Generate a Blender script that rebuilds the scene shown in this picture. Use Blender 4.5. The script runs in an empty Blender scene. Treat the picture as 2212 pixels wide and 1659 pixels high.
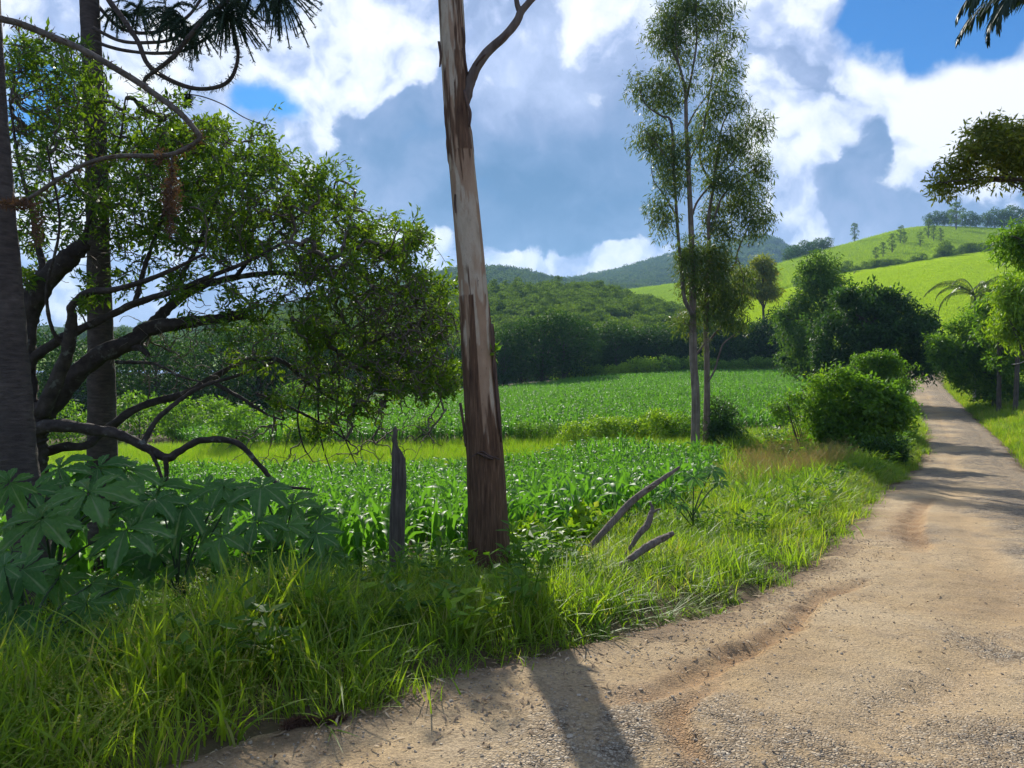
import bpy, bmesh, math, random
import numpy as np
from mathutils import Vector, Matrix, Euler

# ------------------------------------------------------------------ camera, sky, sun, exposure
SC = bpy.context.scene
F = 1640.0                      # focal length in units of a 2212 px wide picture
PITCH = math.radians(-1.03)
EYE = 1.6
cam_d = bpy.data.cameras.new('camera')
cam = bpy.data.objects.new('camera', cam_d)
SC.collection.objects.link(cam)
cam.location = (0, 0, EYE)
cam.rotation_euler = (math.radians(90) + PITCH, 0, 0)
cam_d.sensor_fit = 'HORIZONTAL'
cam_d.angle = 2 * math.atan(1106 / F)
cam_d.clip_start = 0.05
cam_d.clip_end = 9000
SC.camera = cam
SUN_AZ, SUN_EL = math.radians(-10.5), math.radians(31)
SUN = Vector((math.sin(SUN_AZ) * math.cos(SUN_EL), math.cos(SUN_AZ) * math.cos(SUN_EL), math.sin(SUN_EL)))
sun_d = bpy.data.lights.new('sun', 'SUN')
sun_d.energy = 5.0
sun_d.angle = math.radians(0.6)
sun_d.color = (1.0, 0.95, 0.86)
sun = bpy.data.objects.new('sun', sun_d)
SC.collection.objects.link(sun)
sun.rotation_euler = SUN.to_track_quat('Z', 'Y').to_euler()
SC.view_settings.view_transform = 'Standard'
SC.view_settings.look = 'None'
SC.view_settings.gamma = 1
SC.view_settings.exposure = 0.6
SC.view_settings.use_curve_mapping = False
SC.cycles.max_bounces = 6
SC.cycles.diffuse_bounces = 3
SC.cycles.glossy_bounces = 2
SC.cycles.transmission_bounces = 4
SC.cycles.volume_bounces = 0
SC.cycles.transparent_max_bounces = 4
SC.cycles.use_adaptive_sampling = True
SC.cycles.adaptive_threshold = 0.02
SC.cycles.use_denoising = True


def ray(px, py):
    """direction (with forward component 1) through a point of the 2212 x 1659 picture"""
    cx, cy = (px - 1106) / F, (829.5 - py) / F
    c, s = math.cos(PITCH), math.sin(PITCH)
    y = c - cy * s
    z = s + cy * c
    return cx / y, z / y


def P(px, py, d):
    a, b = ray(px, py)
    return np.array((a * d, d, EYE + b * d))


# world: Nishita sky with a cloud deck and cumulus mixed in by direction
W = bpy.data.worlds.new('World')
SC.world = W
W.use_nodes = True
W.cycles.sampling_method = 'MANUAL'
W.cycles.sample_map_resolution = 256
wt = W.node_tree
wt.nodes.clear()


def wn(t, **kw):
    n = wt.nodes.new(t)
    for k, v in kw.items():
        setattr(n, k, v)
    return n


def wl(a, b):
    wt.links.new(a, b)


def wmath(op, a, b=None, c=None, clamp=False):
    n = wn('ShaderNodeMath', operation=op, use_clamp=clamp)
    for i, v in enumerate((a, b, c)):
        if v is None:
            continue
        if isinstance(v, (int, float)):
            n.inputs[i].default_value = v
        else:
            wl(v, n.inputs[i])
    return n.outputs[0]


def wnoise(vec, scale, detail, rough, lac=2.1):
    n = wn('ShaderNodeTexNoise')
    wl(vec, n.inputs['Vector'])
    n.inputs['Scale'].default_value = scale
    n.inputs['Detail'].default_value = detail
    n.inputs['Roughness'].default_value = rough
    n.inputs['Lacunarity'].default_value = lac
    return n


def wramp(fac, stops, interp='EASE'):
    r = wn('ShaderNodeValToRGB')
    r.color_ramp.interpolation = interp
    el = r.color_ramp.elements
    while len(el) < len(stops):
        el.new(0.5)
    for e, (p, c) in zip(el, stops):
        e.position = p
        e.color = c if len(c) == 4 else (*c, 1)
    wl(fac, r.inputs[0])
    return r.outputs[0]


def wmap(v, a, b, c=0.0, d=1.0, smooth=True):
    n = wn('ShaderNodeMapRange', interpolation_type='SMOOTHSTEP' if smooth else 'LINEAR', clamp=True)
    wl(v, n.inputs[0])
    for i, q in enumerate((a, b, c, d)):
        n.inputs[1 + i].default_value = q
    return n.outputs[0]


tc = wn('ShaderNodeTexCoord')
dirv = tc.outputs['Generated']
warp1 = wnoise(dirv, 5.0, 3, 0.5)
warp2 = wnoise(dirv, 17.0, 4, 0.55)


def offset(vec, col, amt):
    a = wn('ShaderNodeVectorMath', operation='SUBTRACT')
    wl(col, a.inputs[0])
    a.inputs[1].default_value = (.5, .5, .5)
    s = wn('ShaderNodeVectorMath', operation='SCALE')
    wl(a.outputs[0], s.inputs[0])
    s.inputs['Scale'].default_value = amt
    q = wn('ShaderNodeVectorMath', operation='ADD')
    wl(vec, q.inputs[0])
    wl(s.outputs[0], q.inputs[1])
    return q.outputs[0]


dsoft = offset(dirv, warp1.outputs['Color'], 0.17)
dcrisp = offset(offset(dirv, warp1.outputs['Color'], 0.12), warp2.outputs['Color'], 0.05)


def blobs(vec, items):
    tot = None
    for (px, py, r, g) in items:
        a, b = ray(px, py)
        v = Vector((a, 1, b)).normalized()
        n = wn('ShaderNodeVectorMath', operation='DISTANCE')
        wl(vec, n.inputs[0])
        n.inputs[1].default_value = v
        m = wmap(n.outputs['Value'], 0.0, r / F, g, 0.0)
        tot = m if tot is None else wmath('ADD', tot, m)
    return tot


fbm_a = wnoise(dsoft, 3.2, 5, 0.5).outputs['Fac']
fbm_b = wnoise(dcrisp, 9.0, 7, 0.52).outputs['Fac']
def billow(vec, scale):
    n = wn('ShaderNodeTexVoronoi', feature='F1')
    wl(vec, n.inputs['Vector'])
    for k, v in (('Scale', scale), ('Detail', 2.0), ('Roughness', .5), ('Lacunarity', 2.3), ('Randomness', 1.0)):
        n.inputs[k].default_value = v
    n.normalize = True
    return wmath('SUBTRACT', 1.0, n.outputs['Distance'])


def shifted(vec, d):
    n = wn('ShaderNodeVectorMath', operation='ADD')
    wl(vec, n.inputs[0])
    n.inputs[1].default_value = d
    return n.outputs[0]


dpuff = offset(offset(dirv, warp1.outputs['Color'], 0.10), warp2.outputs['Color'], 0.022)
fbm_u = wnoise(shifted(dcrisp, (-.012, 0, .026)), 9.0, 5, 0.52).outputs['Fac']
relief = wmath('SUBTRACT', fbm_b, fbm_u)
puff = billow(dpuff, 11.0)
puff_u = billow(shifted(dpuff, (-.008, 0, .018)), 11.0)
prelief = wmath('SUBTRACT', puff, puff_u)
# soft grey deck: how bright
deck_b = blobs(dsoft, [(1230, 490, 400, -.38), (1080, 460, 260, -.12), (1400, 460, 260, -.14), (790, 370, 240, -.10), (1900, 430, 330, -.14),
                       (1880, 310, 200, -.10), (660, 120, 160, -.16), (1150, 120, 330, .16), (1500, 60, 300, .14), (300, 160, 420, .14),
                       (150, 500, 480, .14), (620, 480, 260, .10), (1000, 570, 220, .22), (1290, 570, 240, .22), (1700, 490, 180, .16), (1480, 520, 170, .10),
                       (60, 60, 300, .15), (1650, 180, 280, .12), (1120, 250, 200, .06)])
deck = wmath('ADD', wmath('MULTIPLY_ADD', fbm_a, 0.95, -0.07), deck_b)
deck = wmath('MULTIPLY_ADD', relief, 0.75, wmath('MULTIPLY_ADD', prelief, 0.35, deck))
deck_col = wramp(deck, [(0.0, (.07, .165, .33)), (0.22, (.13, .225, .41)), (0.46, (.26, .335, .54)), (0.70, (.47, .55, .78)), (1.0, (.86, .89, .96))], 'LINEAR')
# puffy cumulus
cum_b = blobs(dcrisp, [(30, 10, 210, .36), (450, 150, 190, .40), (600, 170, 130, .36), (330, 60, 160, .2), (740, 40, 190, .42), (850, 60, 150, .36), (940, 10, 130, .34),
                       (1340, 0, 160, .42), (1620, 10, 180, .34), (1760, 50, 140, .40), (1960, 130, 180, .42), (2090, 130, 210, .48),
                       (2200, 150, 190, .46), (2080, 230, 190, .42), (2190, 250, 160, .38), (2010, 285, 100, .40), (1870, 140, 130, .34), (1690, 290, 130, .38),
                       (1770, 305, 100, .36), (950, 600, 130, .52), (1060, 620, 120, .52), (1160, 620, 110, .46), (1270, 625, 130, .52), (1370, 600, 120, .42), (1440, 560, 120, .34),
                       (1700, 470, 110, .30), (1750, 530, 90, .36), (770, 190, 75, .36), (880, 155, 75, .36), (640, 300, 130, .22), (120, 300, 280, .28), (60, 480, 220, .26), (330, 420, 220, .20), (1120, 60, 120, .18), (660, 230, 80, .22), (1230, 400, 260, -.34), (950, 390, 200, -.26), (1450, 400, 220, -.2)])
cum_n = wmath('ADD', wmath('MULTIPLY', fbm_b, 0.75), wmath('MULTIPLY', puff, 0.75))
cum_f = wmath('ADD', cum_b, wmath('ADD', cum_n, -0.80))
cum_mask = wmap(cum_f, 0.14, 0.25)
cum_shade = wmath('ADD', wmath('MULTIPLY_ADD', prelief, 1.5, wmath('MULTIPLY_ADD', relief, 2.6, 0.17)), wmath('MULTIPLY', cum_f, 0.85))
cum_col = wramp(cum_shade, [(0.05, (.32, .40, .63)), (0.32, (.50, .57, .78)), (0.56, (.76, .80, .90)), (0.84, (.92, .92, .92))], 'LINEAR')
# gaps where the blue sky shows
gap_b = blobs(dcrisp, [(2010, -20, 230, .95), (1930, 10, 130, .75), (2150, -10, 190, .85), (1870, -20, 90, .5), (555, 232, 95, .60), (615, 262, 75, .45), (500, 210, 70, .4),
                       (30, 200, 160, .55), (90, 250, 120, .5), (978, 548, 55, .8), (1065, 562, 45, .6), (2205, 300, 80, .6), (10, 330, 90, .4)])
gap_f = wmath('ADD', wmath('MULTIPLY_ADD', cum_b, -0.35, gap_b), wmath('MULTIPLY_ADD', cum_n, -0.9, 0.74))
gap = wmap(gap_f, 0.06, 0.62)
sky = wn('ShaderNodeTexSky', sky_type='NISHITA')
sky.sun_disc = False
sky.sun_elevation = SUN_EL
sky.sun_rotation = SUN_AZ
sky.altitude = 900
sky.air_density = 1.0
sky.dust_density = 0.3
sky.ozone_density = 2.0
SKY_STRENGTH = 0.1


def wmix(f, a, b):
    n = wn('ShaderNodeMix', data_type='RGBA')
    wl(f, n.inputs[0])
    wl(a, n.inputs[6])
    wl(b, n.inputs[7])
    return n.outputs[2]


def wscale(col, f):
    n = wn('ShaderNodeVectorMath', operation='MULTIPLY')
    wl(col, n.inputs[0])
    n.inputs[1].default_value = f if isinstance(f, tuple) else (f, f, f)
    return n.outputs[0]


clouds = wmix(cum_mask, deck_col, cum_col)
gap_vis = gap
blue = wscale(sky.outputs[0], (0.075, 0.43, 0.78))
skyc = wmix(gap_vis, wscale(clouds, 0.82 / SKY_STRENGTH), blue)
bg = wn('ShaderNodeBackground')
wl(skyc, bg.inputs[0])
bg.inputs[1].default_value = SKY_STRENGTH
wo = wn('ShaderNodeOutputWorld')
wl(bg.outputs[0], wo.inputs[0])

# ------------------------------------------------------------------ helpers
R = random.Random(7)
RN = np.random.default_rng(7)


def hash3(ix, iy, iz):
    h = (ix.astype(np.int64) * 374761393 + iy.astype(np.int64) * 668265263 + iz.astype(np.int64) * 2147483647) & 0x7fffffff
    h = ((h ^ (h >> 13)) * 1274126177) & 0x7fffffff
    return ((h ^ (h >> 16)) & 0xffff) / 65535.0


def vnoise(x, y, z=0.0):
    x, y, z = np.broadcast_arrays(np.asarray(x, float), np.asarray(y, float), np.asarray(z, float))
    ix, iy, iz = np.floor(x).astype(np.int64), np.floor(y).astype(np.int64), np.floor(z).astype(np.int64)
    fx, fy, fz = x - ix, y - iy, z - iz
    fx, fy, fz = [t * t * (3 - 2 * t) for t in (fx, fy, fz)]
    out = 0
    for a in (0, 1):
        for b in (0, 1):
            for c in (0, 1):
                out = out + hash3(ix + a, iy + b, iz + c) * (fx if a else 1 - fx) * (fy if b else 1 - fy) * (fz if c else 1 - fz)
    return out


def fbm(x, y, z=0.0, o=4):
    s, a, t = 0, 0.5, 0
    for i in range(o):
        k = 2.03 ** i
        s = s + a * vnoise(np.asarray(x) * k + i * 17.3, np.asarray(y) * k + i * 5.1, np.asarray(z) * k)
        t += a
        a *= 0.5
    return s / t


def sstep(a, b, x):
    t = np.clip((np.asarray(x, float) - a) / (b - a), 0, 1)
    return t * t * (3 - 2 * t)


def interp(x, xs, ys):
    return np.interp(x, xs, ys)


def mesh(name, verts, faces, mat=None, attrs=None, smooth=True):
    """fast mesh from arrays; faces is an (n,3) or (n,4) array"""
    verts = np.asarray(verts, np.float32).reshape(-1, 3)
    faces = np.asarray(faces, np.int32)
    m = bpy.data.meshes.new(name)
    n, k = faces.shape
    m.vertices.add(len(verts))
    m.vertices.foreach_set('co', verts.ravel())
    m.loops.add(n * k)
    m.loops.foreach_set('vertex_index', faces.ravel())
    m.polygons.add(n)
    m.polygons.foreach_set('loop_start', np.arange(0, n * k, k, dtype=np.int32))
    m.polygons.foreach_set('use_smooth', np.full(n, smooth, bool))
    for an, av in (attrs or {}).items():
        a = m.attributes.new(an, 'FLOAT', 'POINT')
        a.data.foreach_set('value', np.asarray(av, np.float32).ravel())
    m.update(calc_edges=True)
    m.validate()
    if mat:
        m.materials.append(mat)
    return m


def obj(name, me, parent=None, loc=None, rot=None, scale=None):
    o = bpy.data.objects.new(name, me)
    SC.collection.objects.link(o)
    if parent:
        o.parent = parent
    if loc is not None:
        o.location = loc
    if rot is not None:
        o.rotation_euler = rot
    if scale is not None:
        o.scale = scale if hasattr(scale, '__len__') else (scale,) * 3
    return o


def tag(o, label=None, cat=None, group=None, kind=None):
    if label:
        o['label'] = label
    if cat:
        o['category'] = cat
    if group:
        o['group'] = group
    if kind:
        o['kind'] = kind
    return o


def thing(name, label, cat, loc=(0, 0, 0), group=None):
    o = bpy.data.objects.new(name, None)
    SC.collection.objects.link(o)
    o.location = loc
    o.empty_display_size = 0.2
    return tag(o, label, cat, group)


class MB:
    """collects vertices, quads and one attribute"""

    def __init__(self):
        self.v, self.f, self.a, self.n = [], [], [], 0

    def add(self, v, f, a=0.5):
        v = np.asarray(v, float).reshape(-1, 3)
        if len(v) == 0:
            return
        self.v.append(v)
        self.f.append(np.asarray(f, np.int64) + self.n)
        self.a.append(np.broadcast_to(np.asarray(a, float), (len(v),)))
        self.n += len(v)

    def mesh(self, name, mat, origin=(0, 0, 0), smooth=True):
        if not self.v:
            return None
        return mesh(name, np.concatenate(self.v) - np.asarray(origin), np.concatenate(self.f), mat, {'rnd': np.concatenate(self.a)}, smooth)


def frames(p):
    t = np.gradient(p, axis=0)
    t /= np.linalg.norm(t, axis=1, keepdims=True) + 1e-9
    ref = np.array((0.0, -1.0, 0.13))
    if abs(t[0] @ ref) > 0.92:
        ref = np.array((1.0, 0.1, 0.0))
    out_n = []
    n = np.cross(t[0], np.cross(ref, t[0]))
    for i in range(len(p)):
        n = n - t[i] * (n @ t[i])
        n /= np.linalg.norm(n) + 1e-9
        out_n.append(n.copy())
    N = np.array(out_n)
    return t, N, np.cross(t, N)


def tube(p, r, sides=6, cap=True, rough=0.0, seed=0):
    p = np.asarray(p, float)
    r = np.broadcast_to(np.asarray(r, float), (len(p),))
    t, N, B = frames(p)
    th = np.linspace(0, 2 * math.pi, sides, endpoint=False)
    c, s = np.cos(th), np.sin(th)
    rr = r[:, None] * np.ones(sides)
    if rough:
        k = np.arange(len(p))[:, None] * 0.6
        rr = rr * (1 + rough * (vnoise(c * 2.2 + seed, s * 2.2 + seed * 3, k) - 0.5) * 2 + rough * .8 * (vnoise(c * 5 + seed, s * 5, k * 1.7) - .5))
    v = p[:, None, :] + rr[:, :, None] * (c[None, :, None] * N[:, None, :] + s[None, :, None] * B[:, None, :])
    i = np.arange(len(p) - 1)[:, None] * sides
    j = np.arange(sides)[None, :]
    j2 = (j + 1) % sides
    q = np.stack((i + j, i + j2, i + sides + j2, i + sides + j), -1).reshape(-1, 4)
    v = v.reshape(-1, 3)
    if cap:
        m = len(v)
        v = np.concatenate((v, p[:1], p[-1:]))
        ja = np.arange(0, sides, 2)
        L = (len(p) - 1) * sides
        q0 = np.stack((np.full(len(ja), m), (ja + 2) % sides, (ja + 1) % sides, ja), -1)
        q1 = np.stack((np.full(len(ja), m + 1), L + ja, L + (ja + 1) % sides, L + (ja + 2) % sides), -1)
        q = np.concatenate((q, q0, q1))
    return v, q


def smooth_path(pts, n=24):
    """Catmull-Rom through rows of numbers"""
    p = np.asarray(pts, float)
    if len(p) < 3:
        t = np.linspace(0, 1, n)[:, None]
        return p[0] * (1 - t) + p[-1] * t
    p = np.concatenate((2 * p[:1] - p[1:2], p, 2 * p[-1:] - p[-2:-1]))
    out = []
    segs = len(p) - 3
    for u in np.linspace(0, segs - 1e-6, n):
        i = int(u)
        t = u - i
        a, b, c, d = p[i:i + 4]
        out.append(0.5 * (2 * b + (c - a) * t + (2 * a - 5 * b + 4 * c - d) * t * t + (3 * b - a - 3 * c + d) * t ** 3))
    return np.array(out)


def unit(v):
    return v / (np.linalg.norm(v, axis=-1, keepdims=True) + 1e-9)


def leaf_quads(c, axis, normal, L, Wd, fold=0.25, rnd=None):
    """diamond leaves: base, side, tip, side"""
    n = len(c)
    axis = unit(axis)
    side = unit(np.cross(axis, normal))
    nn = np.cross(side, axis)
    L = np.broadcast_to(np.asarray(L, float), (n,))[:, None]
    Wd = np.broadcast_to(np.asarray(Wd, float), (n,))[:, None]
    mid = c + axis * L * 0.45 + nn * (Wd * fold)
    v = np.stack((c, mid + side * Wd * 0.5, c + axis * L, mid - side * Wd * 0.5), 1).reshape(-1, 3)
    f = np.arange(4 * n).reshape(-1, 4)
    a = np.repeat(RN.random(n) if rnd is None else rnd, 4)
    return v, f, a


def rvec(n):
    return unit(RN.normal(size=(n, 3)))


def ball(n):
    return rvec(n) * (RN.random((n, 1)) ** (1 / 3))


# materials ---------------------------------------------------------
def newmat(name):
    m = bpy.data.materials.new(name)
    m.use_nodes = True
    nt = m.node_tree
    nt.nodes.clear()
    return m, nt


def N(nt, t, ins=None, **kw):
    n = nt.nodes.new(t)
    for k, v in kw.items():
        setattr(n, k, v)
    for k, v in (ins or {}).items():
        if isinstance(v, bpy.types.NodeSocket):
            nt.links.new(v, n.inputs[k])
        else:
            n.inputs[k].default_value = v
    return n


def col4(c):
    return (*c, 1) if len(c) == 3 else c


def nmix(nt, f, a, b, blend='MIX'):
    n = nt.nodes.new('ShaderNodeMix')
    n.data_type = 'RGBA'
    n.blend_type = blend
    for i, v in ((0, f), (6, a), (7, b)):
        if isinstance(v, bpy.types.NodeSocket):
            nt.links.new(v, n.inputs[i])
        else:
            n.inputs[i].default_value = col4(v) if i else v
    return n.outputs[2]


def nramp(nt, fac, stops, interp='LINEAR'):
    r = nt.nodes.new('ShaderNodeValToRGB')
    r.color_ramp.interpolation = interp
    el = r.color_ramp.elements
    while len(el) < len(stops):
        el.new(0.5)
    for e, (p, c) in zip(el, stops):
        e.position = p
        e.color = col4(c) if hasattr(c, '__len__') else (c, c, c, 1)
    nt.links.new(fac, r.inputs[0])
    return r.outputs[0]


def nnoise(nt, vec, scale, detail=4, rough=0.55, dist=0.0):
    n = N(nt, 'ShaderNodeTexNoise', {'Scale': scale, 'Detail': detail, 'Roughness': rough, 'Distortion': dist})
    if vec is not None:
        nt.links.new(vec, n.inputs['Vector'])
    return n.outputs['Fac']


def nmap(nt, vec, scale):
    return N(nt, 'ShaderNodeMapping', {'Vector': vec, 'Scale': scale}).outputs[0]


def leaf_mat(name, ca, cb, trans=0.4, rough=0.45, spec=0.4, tcol=None, cc=None):
    """leaf: two colours mixed leaf by leaf, glossy diffuse front plus light coming through"""
    m, nt = newmat(name)
    at = N(nt, 'ShaderNodeAttribute', attribute_name='rnd').outputs['Fac']
    if cc:
        col = nramp(nt, at, [(0.0, ca), (0.6, cb), (0.93, cb), (1.0, cc)])
    else:
        col = nmix(nt, at, ca, cb)
    p = N(nt, 'ShaderNodeBsdfPrincipled', {'Base Color': col, 'Roughness': rough, 'Specular IOR Level': spec})
    tc_ = nmix(nt, 1.0, col, tcol or (1.9, 1.75, 0.55), 'MULTIPLY')
    t = N(nt, 'ShaderNodeBsdfTranslucent', {'Color': tc_})
    mx = N(nt, 'ShaderNodeMixShader', {0: trans, 1: p.outputs[0], 2: t.outputs[0]})
    N(nt, 'ShaderNodeOutputMaterial', {0: mx.outputs[0]})
    return m


def bark_mat(name, ca, cb, scale=(14, 14, 3), bump=0.4, spec=0.2, lichen=None):
    m, nt = newmat(name)
    co = N(nt, 'ShaderNodeTexCoord').outputs['Object']
    a = nnoise(nt, nmap(nt, co, scale), 1.0, 6, 0.65)
    b = nnoise(nt, co, 3.0, 3)
    col = nramp(nt, a, [(0.3, ca), (0.7, cb)])
    col = nmix(nt, nramp(nt, b, [(0.35, 0.0), (0.7, 0.55)]), col, tuple(x * 0.55 for x in ca))
    if lichen:
        l = nnoise(nt, co, 7.0, 5, 0.6)
        col = nmix(nt, nramp(nt, l, [(0.60, 0.0), (0.68, 0.8)]), col, lichen)
    bp = N(nt, 'ShaderNodeBump', {'Height': a, 'Strength': bump, 'Distance': 0.03})
    p = N(nt, 'ShaderNodeBsdfPrincipled', {'Base Color': col, 'Roughness': 0.9, 'Specular IOR Level': spec, 'Normal': bp.outputs[0]})
    N(nt, 'ShaderNodeOutputMaterial', {0: p.outputs[0]})
    return m


# scatter of prototypes on points: only for uncountable stuff -----------------
SG = bpy.data.node_groups.new('scatter', 'GeometryNodeTree')
SG.interface.new_socket('Geometry', in_out='INPUT', socket_type='NodeSocketGeometry')
s_col = SG.interface.new_socket('Protos', in_out='INPUT', socket_type='NodeSocketCollection')
SG.interface.new_socket('Geometry', in_out='OUTPUT', socket_type='NodeSocketGeometry')
gi, go = SG.nodes.new('NodeGroupInput'), SG.nodes.new('NodeGroupOutput')
ci = SG.nodes.new('GeometryNodeCollectionInfo')
ci.inputs['Separate Children'].default_value = True
ci.inputs['Reset Children'].default_value = True
iop = SG.nodes.new('GeometryNodeInstanceOnPoints')
iop.inputs['Pick Instance'].default_value = True
for an, ty, sk in (('idx', 'INT', 'Instance Index'), ('rot', 'FLOAT_VECTOR', 'Rotation'), ('scl', 'FLOAT_VECTOR', 'Scale')):
    q = SG.nodes.new('GeometryNodeInputNamedAttribute')
    q.data_type = ty
    q.inputs['Name'].default_value = an
    SG.links.new(q.outputs['Attribute'], iop.inputs[sk])
SG.links.new(gi.outputs[0], iop.inputs['Points'])
SG.links.new(gi.outputs[1], ci.inputs[0])
SG.links.new(ci.outputs[0], iop.inputs['Instance'])
SG.links.new(iop.outputs[0], go.inputs[0])


def proto_collection(name, meshes):
    c = bpy.data.collections.new(name)
    for i, me in enumerate(meshes):
        o = bpy.data.objects.new('%s_%02d' % (name, i), me)
        c.objects.link(o)
    return c, len(meshes)


def scatter(name, pts, protos, scl, label, cat, rotz=None, tilt=0.0, idx=None, kind='stuff', parent=None):
    c, n = protos
    pts = np.asarray(pts, np.float32).reshape(-1, 3)
    k = len(pts)
    me = bpy.data.meshes.new(name)
    me.vertices.add(k)
    me.vertices.foreach_set('co', pts.ravel())
    rot = np.zeros((k, 3), np.float32)
    rot[:, 2] = RN.random(k) * 6.283 if rotz is None else rotz
    rot[:, :2] = RN.normal(size=(k, 2)) * tilt
    scl = np.asarray(scl, np.float32)
    if scl.ndim == 1:
        scl = np.repeat(scl[:, None], 3, 1)
    a = me.attributes.new('rot', 'FLOAT_VECTOR', 'POINT')
    a.data.foreach_set('vector', rot.ravel())
    a = me.attributes.new('scl', 'FLOAT_VECTOR', 'POINT')
    a.data.foreach_set('vector', scl.ravel())
    a = me.attributes.new('idx', 'INT', 'POINT')
    a.data.foreach_set('value', (RN.integers(0, n, k) if idx is None else np.asarray(idx)).astype(np.int32))
    o = obj(name, me, parent)
    md = o.modifiers.new('scatter', 'NODES')
    md.node_group = SG
    md[s_col.identifier] = c
    return tag(o, label, cat, None, kind)


# ------------------------------------------------------------------ terrain
EDGE = smooth_path([(-9, -6), (-5.1, -0.6), (-1.5, 3.15), (-0.2, 4.3), (1.65, 5.9), (3.2, 8.1), (7.7, 16), (14.8, 27.6), (21.8, 40), (36, 68), (57, 110), (78, 152)], 900)
tan_ = unit(np.gradient(EDGE, axis=0))
nrm_ = np.stack((tan_[:, 1], -tan_[:, 0]), 1)                 # to the right
ROAD_W = np.interp(EDGE[:, 1], [0, 10, 18, 28, 45, 65], [4.8, 4.4, 3.8, 3.25, 3.25, 3.6])
CENTRE = EDGE + nrm_ * ROAD_W[:, None] * 0.5
ROAD_Z = np.interp(CENTRE[:, 1], [-6, 0, 3.5, 6, 8, 15, 26, 32, 39, 52, 67, 90, 109, 150],
                   [0.0, 0.0, -0.2, -0.40, -0.55, -1.08, -1.85, -1.93, -1.86, -1.62, -1.28, -0.2, 0.9, 3.0])
CUM = np.concatenate(([0], np.cumsum(np.linalg.norm(np.diff(CENTRE, axis=0), axis=1))))


def road_coord(x, y):
    """index along the road and signed offset from its centre (left negative)"""
    x, y = np.ravel(x), np.ravel(y)
    idx = np.zeros(len(x), int)
    off = np.zeros(len(x))
    cs = CENTRE[::3]
    for a in range(0, len(x), 20000):
        b = slice(a, a + 20000)
        d2 = (x[b, None] - cs[None, :, 0]) ** 2 + (y[b, None] - cs[None, :, 1]) ** 2
        i = np.argmin(d2, 1) * 3
        idx[b] = i
        off[b] = (x[b] - CENTRE[i, 0]) * nrm_[i, 0] + (y[b] - CENTRE[i, 1]) * nrm_[i, 1]
    return idx, off


CP = np.array([
    (-12, -4, -0.3), (-6, 3, -0.5), (-2.4, 4.2, -0.35), (-4, 6, -0.75), (-7, 8, -1.2), (-0.2, 7.5, -0.47), (1, 9, -0.62), (-2, 8, -0.88), (3, 11, -0.80),
    (-4, 12, -1.45), (0, 12, -1.28), (-12, 12, -1.8), (5, 15, -1.12), (8, 20, -1.38), (11, 26, -1.65), (15, 34, -1.75),
    (-8, 20, -2.25), (0, 20, -2.05), (4.5, 20, -1.75), (-16, 24, -2.6), (-10, 28, -2.65), (0, 28, -2.45), (7, 28, -1.75), (7.5, 30, -1.55), (10, 33, -1.6),
    (-12, 34, -2.4), (0, 33, -2.12), (-20, 40, -2.7), (0, 36, -1.9), (-12, 38, -2.35), (12, 40, -1.45), (0, 60, -1.35), (20, 60, -0.5),
    (0, 90, -1.0), (11, 95, .05), (22, 98, 0.65), (36, 96, 0.8), (-12.5, 80, -1.9), (-24, 60, -2.8), (-40, 60, -3.8), (-30, 100, -3.2), (-60, 60, -5), (-60, 120, -7), (-70, 20, -4), (-30, 15, -2.6),
    (0, 130, -0.6), (30, 130, 1.6), (28, 36, -1.4), (31, 44, -1.15), (34, 50, -0.9), (39.5, 62, -0.65), (51, 85, 0.25), (60, 100, 3), (75, 130, 6), (56, 60, 0.8), (90, 90, 7), (16, 14, -0.7), (20, 24, -1.0), (14, 4, 0.1), (40, 30, 0.5), (70, 10, 2), (0, -8, 0.1), (20, -10, 0.3)], float)
_d = np.linalg.norm(CP[:, None, :2] - CP[None, :, :2], axis=2)
_k = np.where(_d > 0, _d ** 2 * np.log(_d + 1e-12), 0) + np.eye(len(CP)) * 0.6
_A = np.block([[_k, np.c_[np.ones(len(CP)), CP[:, :2]]], [np.c_[np.ones(len(CP)), CP[:, :2]].T, np.zeros((3, 3))]])
_w = np.linalg.solve(_A, np.concatenate((CP[:, 2], np.zeros(3))))


def tps(x, y):
    x, y = np.ravel(np.asarray(x, float)), np.ravel(np.asarray(y, float))
    out = np.zeros(len(x))
    for a in range(0, len(x), 20000):
        b = slice(a, a + 20000)
        r2 = (x[b, None] - CP[None, :, 0]) ** 2 + (y[b, None] - CP[None, :, 1]) ** 2
        out[b] = (0.5 * r2 * np.log(r2 + 1e-12)) @ _w[:-3] + _w[-3] + _w[-2] * x[b] + _w[-1] * y[b]
    return out


def gz(x, y):
    """height of the ground (road bed included)"""
    x, y = np.ravel(np.asarray(x, float)), np.ravel(np.asarray(y, float))
    z = tps(x, y)
    i, v = road_coord(x, y)
    hw = ROAD_W[i] * 0.5
    a = np.abs(v) - hw
    lift = 0.06 * sstep(0, 0.5, a)
    zr = ROAD_Z[i] + lift
    k = sstep(0.1, 2.6, a)
    z = zr * (1 - k) + z * k
    return z + (fbm(x * 0.9, y * 0.9, 3.3, 3) - 0.5) * 0.12 * sstep(0, 0.6, a)


def gz1(x, y):
    return float(gz([x], [y])[0])


def G(px, py):
    """point of the ground seen at a picture point"""
    a, b = ray(px, py)
    d = np.concatenate((np.arange(1.5, 30, 0.05), np.arange(30, 140, 0.3)))
    zz = gz(a * d, d)
    hit = np.nonzero(EYE + b * d < zz)[0]
    k = d[hit[0]] if len(hit) else 139
    return np.array((a * k, k, gz1(a * k, k)))


def on_ground(px, d):
    a, _ = ray(px, 800)
    return np.array((a * d, d, gz1(a * d, d)))


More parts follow.
